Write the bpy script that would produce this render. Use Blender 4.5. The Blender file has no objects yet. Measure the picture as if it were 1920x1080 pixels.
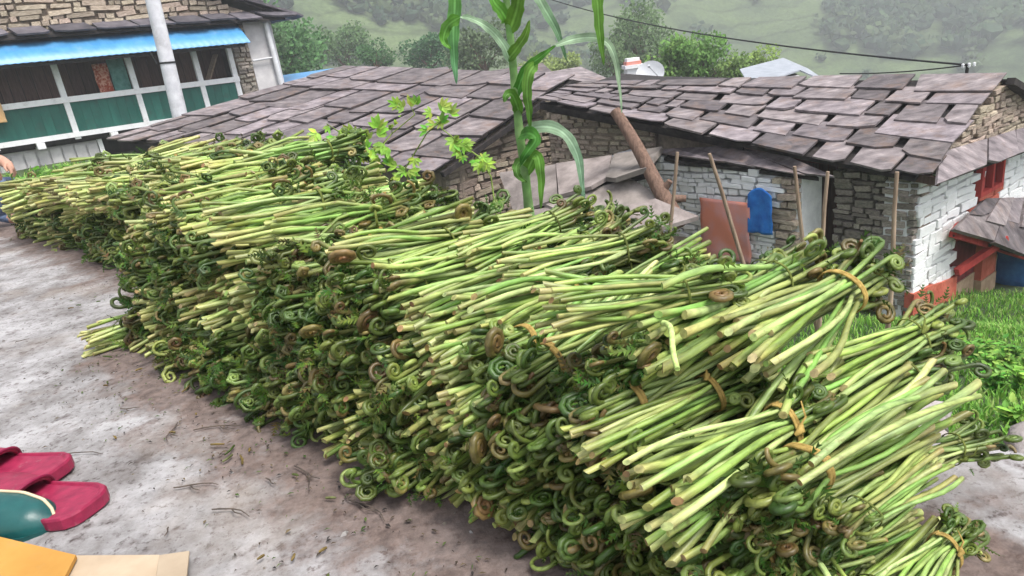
import bpy, math, random
import numpy as np
from mathutils import Vector, Matrix, noise
SC = bpy.context.scene
COL = SC.collection
R = math.radians

# ------------------------------------------------------------------ camera, sky, sun, exposure
cam_data = bpy.data.cameras.new('camera'); cam = bpy.data.objects.new('camera', cam_data); COL.objects.link(cam)
cam_data.sensor_width = 36.0
cam_data.lens = 36.0 * 1300.0 / 1920.0
cam_data.clip_start = 0.02; cam_data.clip_end = 3000.0
EYE = Vector((0, 0, 1.0))
_roll, _pitch = R(-8.0), R(19.5)
_f = Vector((0, math.cos(_pitch), -math.sin(_pitch)))
_r0 = Vector((1, 0, 0)); _u0 = _r0.cross(_f)
_r = _r0 * math.cos(_roll) + _u0 * math.sin(_roll)
_u = _u0 * math.cos(_roll) - _r0 * math.sin(_roll)
cam.matrix_world = Matrix(((_r.x, _u.x, -_f.x, EYE.x), (_r.y, _u.y, -_f.y, EYE.y), (_r.z, _u.z, -_f.z, EYE.z), (0, 0, 0, 1)))
SC.camera = cam

SUN_ELEV, SUN_ROT = R(63), R(128)
world = bpy.data.worlds.new('World'); SC.world = world; world.use_nodes = True
wn = world.node_tree.nodes; wl = world.node_tree.links
sky = wn.new('ShaderNodeTexSky'); sky.sky_type = 'NISHITA'; sky.sun_disc = False
sky.sun_elevation = SUN_ELEV; sky.sun_rotation = SUN_ROT; sky.dust_density = 3.0; sky.air_density = 1.0
hs = wn.new('ShaderNodeHueSaturation'); hs.inputs['Saturation'].default_value = 0.35   # a grey, clouded sky
wl.new(sky.outputs[0], hs.inputs['Color']); wl.new(hs.outputs[0], wn['Background'].inputs['Color'])
wn['Background'].inputs['Strength'].default_value = 0.09
sun_d = bpy.data.lights.new('sun', 'SUN'); sun = bpy.data.objects.new('sun', sun_d); COL.objects.link(sun)
sun_d.energy = 1.5; sun_d.angle = R(20); sun_d.color = (1.0, 0.97, 0.92)
_sd = Vector((math.sin(SUN_ROT) * math.cos(SUN_ELEV), math.cos(SUN_ROT) * math.cos(SUN_ELEV), math.sin(SUN_ELEV)))
sun.rotation_euler = _sd.to_track_quat('Z', 'Y').to_euler()
vs = SC.view_settings; vs.view_transform = 'Standard'; vs.look = 'None'; vs.gamma = 1.0; vs.use_curve_mapping = False
vs.exposure = 1.72
SC.cycles.volume_bounces = 1; SC.cycles.max_bounces = 6

# ------------------------------------------------------------------ materials
def new_mat(name, rough=0.8, spec=0.3):
    m = bpy.data.materials.new(name); m.use_nodes = True
    b = m.node_tree.nodes['Principled BSDF']; b.inputs['Roughness'].default_value = rough
    b.inputs['Specular IOR Level'].default_value = spec
    return m, m.node_tree.nodes, m.node_tree.links, b

def mat_noise(name, c1, c2, scale=8, rough=0.85, bump=0.3, bscale=40, detail=6, rnd=0.0, coord='Object', stretch=(1, 1, 1), spec=0.25, c3=None, bdist=0.02, contrast=(0.35, 0.68), hue=0.0):
    m, n, l, b = new_mat(name, rough, spec)
    tc = n.new('ShaderNodeTexCoord'); mp = n.new('ShaderNodeMapping'); mp.inputs['Scale'].default_value = stretch
    l.new(tc.outputs[coord], mp.inputs['Vector'])
    vec = mp.outputs[0]
    oi = n.new('ShaderNodeObjectInfo')
    if rnd or coord == 'Object':
        ad = n.new('ShaderNodeVectorMath'); ad.operation = 'MULTIPLY_ADD'
        cx = n.new('ShaderNodeCombineXYZ'); l.new(oi.outputs['Random'], cx.inputs[0]); l.new(oi.outputs['Random'], cx.inputs[1])
        l.new(cx.outputs[0], ad.inputs[0]); ad.inputs[1].default_value = (37, 91, 13); l.new(vec, ad.inputs[2]); vec = ad.outputs[0]
    t = n.new('ShaderNodeTexNoise'); t.inputs['Scale'].default_value = scale; t.inputs['Detail'].default_value = detail; t.inputs['Roughness'].default_value = 0.62
    l.new(vec, t.inputs['Vector'])
    cr = n.new('ShaderNodeValToRGB'); cr.color_ramp.elements[0].position = contrast[0]; cr.color_ramp.elements[1].position = contrast[1]
    cr.color_ramp.elements[0].color = (*c1, 1); cr.color_ramp.elements[1].color = (*c2, 1)
    if c3:
        e = cr.color_ramp.elements.new(min(0.98, contrast[1] + 0.12)); e.color = (*c3, 1)
    l.new(t.outputs['Fac'], cr.inputs[0]); col = cr.outputs[0]
    if rnd:
        h = n.new('ShaderNodeHueSaturation')
        mr = n.new('ShaderNodeMapRange'); mr.inputs['To Min'].default_value = 1 - rnd; mr.inputs['To Max'].default_value = 1 + rnd
        l.new(oi.outputs['Random'], mr.inputs['Value']); l.new(mr.outputs[0], h.inputs['Value']); l.new(col, h.inputs['Color'])
        if hue:
            w = n.new('ShaderNodeMath'); w.operation = 'MULTIPLY'; w.inputs[1].default_value = 7.31; l.new(oi.outputs['Random'], w.inputs[0])
            fr = n.new('ShaderNodeMath'); fr.operation = 'FRACT'; l.new(w.outputs[0], fr.inputs[0])
            m2 = n.new('ShaderNodeMapRange'); m2.inputs['To Min'].default_value = 0.5 - hue; m2.inputs['To Max'].default_value = 0.5 + hue
            l.new(fr.outputs[0], m2.inputs['Value']); l.new(m2.outputs[0], h.inputs['Hue'])
        col = h.outputs[0]
    l.new(col, b.inputs['Base Color'])
    if bump:
        t2 = n.new('ShaderNodeTexNoise'); t2.inputs['Scale'].default_value = bscale; t2.inputs['Detail'].default_value = 5
        l.new(vec, t2.inputs['Vector'])
        bp = n.new('ShaderNodeBump'); bp.inputs['Strength'].default_value = bump; bp.inputs['Distance'].default_value = bdist
        l.new(t2.outputs['Fac'], bp.inputs['Height']); l.new(bp.outputs[0], b.inputs['Normal'])
    return m

def mat_attr(name, rough=0.5, spec=0.35, rnd=0.25, hue=0.03, nscale=60, namt=0.35, trans=0.0, bump=0.15, stretch=(1, 1, 1), bruise=None):
    """colour from the mesh's own 'col' attribute, varied per object and by a fine streak noise"""
    m, n, l, b = new_mat(name, rough, spec)
    at = n.new('ShaderNodeAttribute'); at.attribute_name = 'col'
    oi = n.new('ShaderNodeObjectInfo'); tc = n.new('ShaderNodeTexCoord')
    mp = n.new('ShaderNodeMapping'); mp.inputs['Scale'].default_value = stretch; l.new(tc.outputs['Object'], mp.inputs['Vector'])
    t = n.new('ShaderNodeTexNoise'); t.inputs['Scale'].default_value = nscale; t.inputs['Detail'].default_value = 4
    l.new(mp.outputs[0], t.inputs['Vector'])
    h = n.new('ShaderNodeHueSaturation')
    a = n.new('ShaderNodeMapRange'); a.inputs['To Min'].default_value = 1 - rnd; a.inputs['To Max'].default_value = 1 + rnd
    l.new(oi.outputs['Random'], a.inputs['Value'])
    c = n.new('ShaderNodeMapRange'); c.inputs['From Min'].default_value = 0.3; c.inputs['From Max'].default_value = 0.7
    c.inputs['To Min'].default_value = 1 - namt; c.inputs['To Max'].default_value = 1 + namt
    l.new(t.outputs['Fac'], c.inputs['Value'])
    mu = n.new('ShaderNodeMath'); mu.operation = 'MULTIPLY'; l.new(a.outputs[0], mu.inputs[0]); l.new(c.outputs[0], mu.inputs[1])
    l.new(mu.outputs[0], h.inputs['Value'])
    w = n.new('ShaderNodeMath'); w.operation = 'MULTIPLY'; w.inputs[1].default_value = 7.31; l.new(oi.outputs['Random'], w.inputs[0])
    fr = n.new('ShaderNodeMath'); fr.operation = 'FRACT'; l.new(w.outputs[0], fr.inputs[0])
    m2 = n.new('ShaderNodeMapRange'); m2.inputs['To Min'].default_value = 0.5 - hue; m2.inputs['To Max'].default_value = 0.5 + hue
    l.new(fr.outputs[0], m2.inputs['Value']); l.new(m2.outputs[0], h.inputs['Hue'])
    l.new(at.outputs['Color'], h.inputs['Color']); out = h.outputs[0]
    if bruise:
        cx = n.new('ShaderNodeCombineXYZ')
        for i in range(3): l.new(oi.outputs['Random'], cx.inputs[i])
        va = n.new('ShaderNodeVectorMath'); va.operation = 'MULTIPLY_ADD'; l.new(cx.outputs[0], va.inputs[0]); va.inputs[1].default_value = (17, 29, 41); l.new(tc.outputs['Object'], va.inputs[2])
        t3 = n.new('ShaderNodeTexNoise'); t3.inputs['Scale'].default_value = 34; t3.inputs['Detail'].default_value = 5; t3.inputs['Roughness'].default_value = 0.7; l.new(va.outputs[0], t3.inputs['Vector'])
        r3 = n.new('ShaderNodeMapRange'); r3.inputs['From Min'].default_value = 0.60; r3.inputs['From Max'].default_value = 0.72; r3.inputs['To Max'].default_value = 0.75; l.new(t3.outputs['Fac'], r3.inputs['Value'])
        mb_ = n.new('ShaderNodeMixRGB'); l.new(r3.outputs[0], mb_.inputs[0]); l.new(out, mb_.inputs[1]); mb_.inputs[2].default_value = (*bruise, 1); out = mb_.outputs[0]
    l.new(out, b.inputs['Base Color'])
    if bump:
        bp = n.new('ShaderNodeBump'); bp.inputs['Strength'].default_value = bump; bp.inputs['Distance'].default_value = 0.002
        l.new(t.outputs['Fac'], bp.inputs['Height']); l.new(bp.outputs[0], b.inputs['Normal'])
    if trans:
        tr = n.new('ShaderNodeBsdfTranslucent'); l.new(h.outputs[0], tr.inputs['Color'])
        mx = n.new('ShaderNodeMixShader'); mx.inputs[0].default_value = trans
        l.new(b.outputs[0], mx.inputs[1]); l.new(tr.outputs[0], mx.inputs[2])
        l.new(mx.outputs[0], n['Material Output'].inputs['Surface'])
    return m

M = {}
M['stalk'] = mat_attr('fern_stalk', rough=0.42, spec=0.4, rnd=0.28, hue=0.022, nscale=60, namt=0.42, stretch=(0.35, 1.6, 1.6), bruise=(0.13, 0.085, 0.03))
M['frond'] = mat_attr('fern_frond', rough=0.6, spec=0.25, rnd=0.3, hue=0.02, nscale=30, trans=0.25, bump=0)
M['tie_green'] = mat_noise('green_tie', (0.06, 0.08, 0.015), (0.16, 0.18, 0.04), scale=60, rnd=0.3, bump=0.3)
M['tie_straw'] = mat_noise('straw_tie', (0.20, 0.135, 0.035), (0.42, 0.29, 0.09), scale=60, rnd=0.25, bump=0.3)
M['leaf'] = mat_attr('leaf', rough=0.62, spec=0.22, rnd=0.2, hue=0.015, nscale=18, trans=0.3, bump=0.1)
M['slate'] = mat_noise('slate', (0.072, 0.060, 0.064), (0.205, 0.176, 0.180), scale=3.4, rough=0.75, bump=0.45, bscale=14, rnd=0.42, c3=(0.34, 0.29, 0.28), hue=0.03, bdist=0.015, contrast=(0.32, 0.62), stretch=(1, 2.2, 1))
M['stone_tan'] = mat_noise('tan_stone', (0.26, 0.20, 0.15), (0.55, 0.46, 0.37), scale=6, rnd=0.3, bump=0.6, bscale=22, hue=0.02, bdist=0.03)
M['stone_grey'] = mat_noise('grey_stone', (0.17, 0.15, 0.13), (0.42, 0.37, 0.31), scale=6, rnd=0.35, bump=0.6, bscale=22, hue=0.02, bdist=0.03)
M['stone_white'] = mat_noise('whitewashed_stone', (0.78, 0.78, 0.78), (0.88, 0.88, 0.88), scale=5, rnd=0.04, bump=0.6, bscale=18, bdist=0.03, contrast=(0.2, 0.42))
M['mortar'] = mat_noise('earth_mortar', (0.16, 0.125, 0.10), (0.32, 0.26, 0.20), scale=9, bump=0.5)
M['mortar_white'] = mat_noise('whitewashed_mortar', (0.66, 0.66, 0.67), (0.82, 0.82, 0.82), scale=7, bump=0.6, bscale=20, bdist=0.03)
M['whitewash'] = mat_noise('whitewash', (0.62, 0.63, 0.66), (0.82, 0.82, 0.83), scale=4, bump=0.7, bscale=16, bdist=0.04, contrast=(0.2, 0.45))
M['red_earth'] = mat_noise('red_paint', (0.36, 0.075, 0.045), (0.55, 0.15, 0.10), scale=5, bump=0.5, bscale=18, bdist=0.03)
M['red_wood'] = mat_noise('red_wood', (0.28, 0.03, 0.028), (0.45, 0.06, 0.05), scale=9, bump=0.2, stretch=(1, 1, 0.2))
M['maroon_wood'] = mat_noise('maroon_wood', (0.10, 0.018, 0.02), (0.19, 0.035, 0.035), scale=9, bump=0.2, stretch=(1, 1, 0.2))
M['beige_paint'] = mat_noise('beige_paint', (0.30, 0.20, 0.13), (0.45, 0.32, 0.22), scale=7, bump=0.2)
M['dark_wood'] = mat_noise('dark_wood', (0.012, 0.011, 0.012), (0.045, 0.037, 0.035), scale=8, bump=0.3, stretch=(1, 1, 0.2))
M['brown_wood'] = mat_noise('brown_wood', (0.07, 0.04, 0.035), (0.15, 0.09, 0.075), scale=10, bump=0.25, stretch=(4, 4, 0.3), rnd=0.25)
M['log'] = mat_noise('log_bark', (0.10, 0.06, 0.045), (0.24, 0.15, 0.11), scale=10, bump=0.6, bscale=30, stretch=(3, 3, 0.4))
M['bamboo'] = mat_noise('bamboo', (0.20, 0.14, 0.10), (0.40, 0.30, 0.22), scale=10, bump=0.2, stretch=(3, 3, 0.4), rnd=0.2)
M['white_paint'] = mat_noise('white_paint', (0.62, 0.62, 0.65), (0.82, 0.82, 0.83), scale=6, bump=0.08, contrast=(0.2, 0.5), rough=0.55)
M['green_panel'] = mat_noise('green_panel', (0.012, 0.095, 0.075), (0.026, 0.145, 0.115), scale=3, bump=0.08, rough=0.5, stretch=(1, 1, 0.3), rnd=0.1)
M['blue_tin'] = mat_noise('blue_tin', (0.05, 0.22, 0.46), (0.085, 0.29, 0.54), scale=3, bump=0.05, rough=0.4, spec=0.5)
M['blue_paint'] = mat_noise('blue_paint', (0.012, 0.075, 0.22), (0.03, 0.14, 0.34), scale=6, bump=0.15, rough=0.5)
M['blue_cloth'] = mat_noise('blue_cloth', (0.012, 0.11, 0.42), (0.03, 0.19, 0.55), scale=9, bump=0.3, bscale=60)
M['plaster'] = mat_noise('grey_plaster', (0.45, 0.43, 0.44), (0.62, 0.60, 0.60), scale=3, bump=0.15)
M['pipe'] = mat_noise('pale_pipe', (0.55, 0.55, 0.57), (0.72, 0.72, 0.74), scale=4, bump=0.05, rough=0.4)
M['pole'] = mat_noise('pole_paint', (0.52, 0.52, 0.56), (0.72, 0.72, 0.75), scale=4, bump=0.1, rough=0.55)
M['tin_roof'] = mat_noise('zinc_sheet', (0.24, 0.26, 0.30), (0.36, 0.38, 0.42), scale=4, bump=0.05, rough=0.4)
M['dish'] = mat_noise('dish_grey', (0.42, 0.43, 0.45), (0.55, 0.56, 0.58), scale=4, bump=0.02, rough=0.5)
M['wire'] = mat_noise('black_wire', (0.01, 0.01, 0.012), (0.03, 0.03, 0.032), scale=9, bump=0)
M['red_rubber'] = mat_noise('red_rubber', (0.20, 0.010, 0.042), (0.32, 0.020, 0.065), scale=26, bump=0.12, bscale=120, rough=0.5, spec=0.4, c3=(0.38, 0.12, 0.13), bdist=0.004)
M['maroon_rubber'] = mat_noise('maroon_rubber', (0.15, 0.006, 0.035), (0.24, 0.012, 0.05), scale=26, bump=0.12, bscale=120, rough=0.5, bdist=0.004)
M['green_rubber'] = mat_noise('green_rubber', (0.003, 0.055, 0.055), (0.008, 0.085, 0.082), scale=14, bump=0.05, bscale=120, rough=0.38, spec=0.5)
M['cream_rubber'] = mat_noise('cream_rubber', (0.50, 0.40, 0.26), (0.66, 0.55, 0.38), scale=14, bump=0.05)
M['yellow_board'] = mat_noise('yellow_board', (0.38, 0.19, 0.04), (0.48, 0.25, 0.06), scale=5, bump=0.15, bscale=60, bdist=0.004)
M['cardboard'] = mat_noise('cardboard', (0.38, 0.29, 0.20), (0.50, 0.40, 0.29), scale=5, bump=0.15, bscale=60, bdist=0.004)
M['cardboard_dark'] = mat_noise('cardboard_flap', (0.31, 0.24, 0.17), (0.40, 0.32, 0.23), scale=5, bump=0.15, bscale=60, bdist=0.004)
M['twig'] = mat_noise('dead_twig', (0.05, 0.04, 0.034), (0.13, 0.10, 0.08), scale=30, bump=0.3)
M['skin'] = mat_noise('skin', (0.40, 0.22, 0.16), (0.50, 0.29, 0.21), scale=20, bump=0.05, rough=0.55)
M['jeans'] = mat_noise('jeans', (0.09, 0.13, 0.22), (0.18, 0.24, 0.36), scale=20, bump=0.2, bscale=200)
M['shirt'] = mat_noise('shirt', (0.03, 0.05, 0.10), (0.06, 0.09, 0.16), scale=20, bump=0.2, bscale=200)
M['hair'] = mat_noise('hair', (0.006, 0.005, 0.005), (0.02, 0.016, 0.014), scale=30, bump=0.3, bscale=150)
M['rock'] = mat_noise('rock', (0.22, 0.19, 0.18), (0.46, 0.42, 0.41), scale=5, bump=0.8, bscale=16, bdist=0.03)

def weather(m, col, scale, lo, hi, amt):
    n = m.node_tree.nodes; l = m.node_tree.links; b = n['Principled BSDF']; src = b.inputs['Base Color'].links[0].from_socket
    tc = n.new('ShaderNodeTexCoord'); oi = n.new('ShaderNodeObjectInfo'); cx = n.new('ShaderNodeCombineXYZ')
    for i in range(3): l.new(oi.outputs['Random'], cx.inputs[i])
    va = n.new('ShaderNodeVectorMath'); va.operation = 'MULTIPLY_ADD'; l.new(cx.outputs[0], va.inputs[0]); va.inputs[1].default_value = (53, 71, 19); l.new(tc.outputs['Object'], va.inputs[2])
    t = n.new('ShaderNodeTexNoise'); t.inputs['Scale'].default_value = scale; t.inputs['Detail'].default_value = 8; t.inputs['Roughness'].default_value = 0.75; l.new(va.outputs[0], t.inputs['Vector'])
    r = n.new('ShaderNodeMapRange'); r.inputs['From Min'].default_value = lo; r.inputs['From Max'].default_value = hi; r.inputs['To Max'].default_value = amt; l.new(t.outputs['Fac'], r.inputs['Value'])
    x = n.new('ShaderNodeMixRGB'); l.new(r.outputs[0], x.inputs[0]); l.new(src, x.inputs[1]); x.inputs[2].default_value = (*col, 1); l.new(x.outputs[0], b.inputs['Base Color'])
weather(M['slate'], (0.19, 0.12, 0.085), 2.2, .52, .68, .6); weather(M['slate'], (0.36, 0.33, 0.32), 6, .62, .72, .6); weather(M['slate'], (0.05, 0.05, 0.045), 4, .58, .72, .7)
weather(M['white_paint'], (0.33, 0.28, 0.23), 3, .55, .75, .6); weather(M['green_panel'], (0.04, 0.06, 0.05), 3, .5, .7, .6); weather(M['blue_tin'], (0.30, 0.40, 0.50), 2.5, .55, .7, .35)
weather(M['stone_white'], (0.42, 0.36, 0.31), 3, .60, .75, .6); weather(M['red_earth'], (0.22, 0.10, 0.08), 3, .5, .7, .5); weather(M['red_rubber'], (0.33, 0.26, 0.25), 22, .58, .70, .5); weather(M['green_rubber'], (0.10, 0.13, 0.12), 20, .58, .75, .4)
weather(M['yellow_board'], (0.30, 0.20, 0.10), 9, .55, .72, .45); weather(M['cardboard'], (0.30, 0.24, 0.18), 9, .55, .72, .5); weather(M['pole'], (0.34, 0.32, 0.31), 3, .52, .72, .6)

def mat_faded_cloth():
    m, n, l, b = new_mat('faded_red_cloth', 0.85, 0.2)
    tc = n.new('ShaderNodeTexCoord'); t = n.new('ShaderNodeTexNoise'); t.inputs['Scale'].default_value = 3.0; t.inputs['Detail'].default_value = 6
    l.new(tc.outputs['Object'], t.inputs['Vector'])
    cr = n.new('ShaderNodeValToRGB'); e = cr.color_ramp.elements
    e[0].position = 0.38; e[0].color = (0.68, 0.24, 0.16, 1); e[1].position = 0.66; e[1].color = (0.60, 0.31, 0.30, 1)
    l.new(t.outputs['Fac'], cr.inputs[0]); l.new(cr.outputs[0], b.inputs['Base Color']); return m
M['faded_cloth'] = mat_faded_cloth()

def mat_pavement():
    m, n, l, b = new_mat('pavement', 0.9, 0.2)
    tc = n.new('ShaderNodeTexCoord')
    def nz(s, d=8, r=0.6):
        t = n.new('ShaderNodeTexNoise'); t.inputs['Scale'].default_value = s; t.inputs['Detail'].default_value = d; t.inputs['Roughness'].default_value = r
        l.new(tc.outputs['Object'], t.inputs['Vector']); return t.outputs['Fac']
    def ramp(f, *st):
        c = n.new('ShaderNodeValToRGB')
        while len(c.color_ramp.elements) < len(st): c.color_ramp.elements.new(0.5)
        for e, (p, k) in zip(c.color_ramp.elements, st): e.position = p; e.color = (*k, 1)
        l.new(f, c.inputs[0]); return c.outputs[0]
    def mix(a, bb, f, mode='MIX'):
        x = n.new('ShaderNodeMixRGB'); x.blend_type = mode
        for i, v in ((1, a), (2, bb)):
            if isinstance(v, tuple): x.inputs[i].default_value = (*v, 1)
            else: l.new(v, x.inputs[i])
        if isinstance(f, float): x.inputs[0].default_value = f
        else: l.new(f, x.inputs[0])
        return x.outputs[0]
    base = ramp(nz(3.2, 10, 0.72), (0.34, (0.135, 0.118, 0.112)), (0.46, (0.235, 0.225, 0.224)), (0.60, (0.385, 0.375, 0.38)))
    specks = ramp(nz(44, 5, 0.75), (0.54, (1, 1, 1)), (0.64, (0.38, 0.33, 0.32)))
    c = mix(base, specks, 0.8, 'MULTIPLY')
    blot = ramp(nz(11, 5, 0.6), (0.56, (1, 1, 1)), (0.68, (0.50, 0.45, 0.44)))
    c = mix(c, blot, 0.9, 'MULTIPLY')
    warm = ramp(nz(1.7, 4), (0.50, (0, 0, 0)), (0.70, (1, 1, 1)))
    c = mix(c, (0.30, 0.25, 0.21), mix((0, 0, 0), warm, 0.6))
    at = n.new('ShaderNodeAttribute'); at.attribute_name = 'dirt'
    ad = n.new('ShaderNodeMath'); ad.operation = 'ADD'; l.new(at.outputs['Fac'], ad.inputs[0])
    sc = n.new('ShaderNodeMath'); sc.operation = 'MULTIPLY_ADD'; l.new(nz(5, 8, 0.7), sc.inputs[0]); sc.inputs[1].default_value = 1.7; sc.inputs[2].default_value = -0.85
    l.new(sc.outputs[0], ad.inputs[1])
    dm = ramp(ad.outputs[0], (0.34, (0, 0, 0)), (0.72, (1, 1, 1)))
    soil = ramp(nz(24, 6, 0.7), (0.35, (0.075, 0.05, 0.042)), (0.65, (0.20, 0.145, 0.125)))
    c = mix(c, soil, mix((0, 0, 0), dm, 0.85))
    l.new(c, b.inputs['Base Color'])
    bp = n.new('ShaderNodeBump'); bp.inputs['Strength'].default_value = 0.7; bp.inputs['Distance'].default_value = 0.012
    l.new(nz(22, 9, 0.7), bp.inputs['Height']); l.new(bp.outputs[0], b.inputs['Normal'])
    return m
M['pavement'] = mat_pavement()

def mat_terrain():
    m, n, l, b = new_mat('terrain', 0.95, 0.1)
    tc = n.new('ShaderNodeTexCoord')
    def nz(s, d=6, r=0.6):
        t = n.new('ShaderNodeTexNoise'); t.inputs['Scale'].default_value = s; t.inputs['Detail'].default_value = d; t.inputs['Roughness'].default_value = r
        l.new(tc.outputs['Object'], t.inputs['Vector']); return t.outputs['Fac']
    cr = n.new('ShaderNodeValToRGB'); e = cr.color_ramp.elements
    e[0].position = 0.36; e[0].color = (0.042, 0.064, 0.036, 1); e[1].position = 0.62; e[1].color = (0.105, 0.148, 0.066, 1)
    l.new(nz(0.045, 9, 0.62), cr.inputs[0])
    c2 = n.new('ShaderNodeValToRGB'); e = c2.color_ramp.elements
    e[0].position = 0.35; e[0].color = (0.65, 0.65, 0.6, 1); e[1].position = 0.65; e[1].color = (1.25, 1.2, 1.1, 1)
    l.new(nz(1.1, 8, 0.7), c2.inputs[0])
    mx = n.new('ShaderNodeMixRGB'); mx.blend_type = 'MULTIPLY'; mx.inputs[0].default_value = 1.0
    sx = n.new('ShaderNodeSeparateXYZ'); l.new(tc.outputs['Object'], sx.inputs[0])
    zz = n.new('ShaderNodeMath'); zz.operation = 'MULTIPLY_ADD'; l.new(nz(0.03, 4), zz.inputs[0]); zz.inputs[1].default_value = 14.0; l.new(sx.outputs['Z'], zz.inputs[2])
    sn = n.new('ShaderNodeMath'); sn.operation = 'PINGPONG'; sn.inputs[1].default_value = 2.1; l.new(zz.outputs[0], sn.inputs[0])
    tm = n.new('ShaderNodeMapRange'); tm.inputs['From Min'].default_value = 0.0; tm.inputs['From Max'].default_value = 0.7; tm.inputs['To Min'].default_value = 0.62; tm.inputs['To Max'].default_value = 1.0; l.new(sn.outputs[0], tm.inputs['Value'])
    tk = n.new('ShaderNodeMixRGB'); tk.blend_type = 'MULTIPLY'; tk.inputs[0].default_value = 1.0; l.new(cr.outputs[0], tk.inputs[1]); l.new(tm.outputs[0], tk.inputs[2])
    l.new(tk.outputs[0], mx.inputs[1]); l.new(c2.outputs[0], mx.inputs[2]); l.new(mx.outputs[0], b.inputs['Base Color'])
    bp = n.new('ShaderNodeBump'); bp.inputs['Strength'].default_value = 0.6; bp.inputs['Distance'].default_value = 0.2
    l.new(nz(2.0, 8, 0.7), bp.inputs['Height']); l.new(bp.outputs[0], b.inputs['Normal'])
    return m
M['terrain'] = mat_terrain()

# ------------------------------------------------------------------ helpers
class MB:
    """collects vertices and faces (with an optional colour per vertex) for ONE mesh"""
    def __init__(s): s.v = []; s.f = []; s.c = []; s.mi = []
    def add(s, vs, fs, col=None, mi=0):
        k = len(s.v); s.v += [tuple(p) for p in vs]; s.f += [tuple(i + k for i in f) for f in fs]; s.mi += [mi] * len(fs)
        if col is None: col = (1, 1, 1)
        s.c += list(col) if isinstance(col, list) else [col] * len(vs)
        return s
    def box(s, c, size, rot=None, mi=0, col=None):
        hx, hy, hz = size[0] / 2, size[1] / 2, size[2] / 2
        vs = [Vector((x, y, z)) for x in (-hx, hx) for y in (-hy, hy) for z in (-hz, hz)]
        if rot is not None: vs = [rot @ p for p in vs]
        vs = [p + Vector(c) for p in vs]
        return s.add(vs, [(0, 1, 3, 2), (4, 6, 7, 5), (0, 4, 5, 1), (2, 3, 7, 6), (0, 2, 6, 4), (1, 5, 7, 3)], col, mi)
    def bar(s, a, b, w, h, up=(0, 0, 1)):
        a = Vector(a); b = Vector(b); d = b - a; L = d.length; x = d / L; y = Vector(up).cross(x)
        if y.length < 1e-4: y = Vector((1, 0, 0)).cross(x)
        y.normalize(); z = x.cross(y)
        return s.box((a + b) / 2, (L, w, h), Matrix((x, y, z)).transposed())
    def prism(s, quad, off, mi=0, col=None):
        q = [Vector(p) for p in quad]; o = Vector(off); n = len(q)
        vs = q + [p + o for p in q]
        fs = [tuple(range(n))[::-1], tuple(range(n, 2 * n))] + [(i, (i + 1) % n, n + (i + 1) % n, n + i) for i in range(n)]
        return s.add(vs, fs, col, mi)
    def tube(s, path, rad, sides=6, cap=True, cols=None, capcol=None, mi=0, flat=1.0, skew=0.0):
        P = [Vector(p) for p in path]; n = len(P)
        if not isinstance(rad, (list, tuple)): rad = [rad] * n
        t = (P[1] - P[0]).normalized(); a = Vector((0, 0, 1)) if abs(t.z) < 0.9 else Vector((1, 0, 0))
        nrm = (a - t * a.dot(t)).normalized(); vs = []; cc = []
        for i in range(n):
            t = (P[min(i + 1, n - 1)] - P[max(i - 1, 0)])
            t = t.normalized() if t.length > 1e-9 else Vector((0, 0, 1))
            nrm = nrm - t * nrm.dot(t)
            nrm = nrm.normalized() if nrm.length > 1e-6 else t.orthogonal().normalized()
            bn = t.cross(nrm)
            for k in range(sides):
                an = 2 * math.pi * k / sides
                vs.append(P[i] + (nrm * math.cos(an) + bn * math.sin(an) * flat + (t * (skew * math.cos(an)) if i == 0 else t * 0)) * rad[i]); cc.append(cols[i] if cols else (1, 1, 1))
        fs = [(i * sides + k, i * sides + (k + 1) % sides, (i + 1) * sides + (k + 1) % sides, (i + 1) * sides + k) for i in range(n - 1) for k in range(sides)]
        s.add(vs, fs, cc, mi)
        if cap:
            s.add(vs[:sides], [tuple(range(sides))[::-1]], capcol or cc[0], mi)
            s.add(vs[-sides:], [tuple(range(sides))], cc[-1], mi)
        return s
    def mesh(s, name, mats, smooth=False, color=False):
        me = bpy.data.meshes.new(name); me.from_pydata(s.v, [], s.f)
        for m in (mats if isinstance(mats, (list, tuple)) else [mats]): me.materials.append(m)
        if any(s.mi): me.polygons.foreach_set('material_index', s.mi)
        if smooth: me.polygons.foreach_set('use_smooth', [True] * len(me.polygons))
        if color:
            a = me.color_attributes.new('col', 'FLOAT_COLOR', 'POINT')
            a.data.foreach_set('color', [x for c in s.c for x in (c[0], c[1], c[2], 1.0)])
        me.update(); return me

def put(name, me, parent=None, mat4=None):
    o = bpy.data.objects.new(name, me); COL.objects.link(o)
    if parent is not None:
        o.parent = parent
        if parent.type == 'EMPTY' and parent.get('base') is not None: o.matrix_parent_inverse = Matrix.Translation(-Vector(parent['base']))
    if mat4 is not None: o.matrix_basis = mat4
    return o
def part(name, mb, mat, parent, smooth=False, color=False, stuff=False):
    o = put(name, mb.mesh(name, mat, smooth, color), parent)
    if stuff: o['kind'] = 'stuff'
    return o
def tag(o, label, cat, group=None):
    o['label'] = label; o['category'] = cat
    if group: o['group'] = group
    return o
def thing(name, loc, label, cat, group=None):
    """an Empty at the base; children are built in world coordinates"""
    o = bpy.data.objects.new(name, None); COL.objects.link(o); o.location = loc; o.empty_display_size = 0.1; o['base'] = list(loc)
    return tag(o, label, cat, group)
def lerp(a, b, t): return a + (b - a) * t
def sstep(a, b, x):
    t = max(0.0, min(1.0, (x - a) / (b - a))); return t * t * (3 - 2 * t)
def interp(x, pts):
    if x <= pts[0][0]: return pts[0][1]
    for (x0, y0), (x1, y1) in zip(pts, pts[1:]):
        if x <= x1: return lerp(y0, y1, (x - x0) / (x1 - x0))
    return pts[-1][1]

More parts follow.
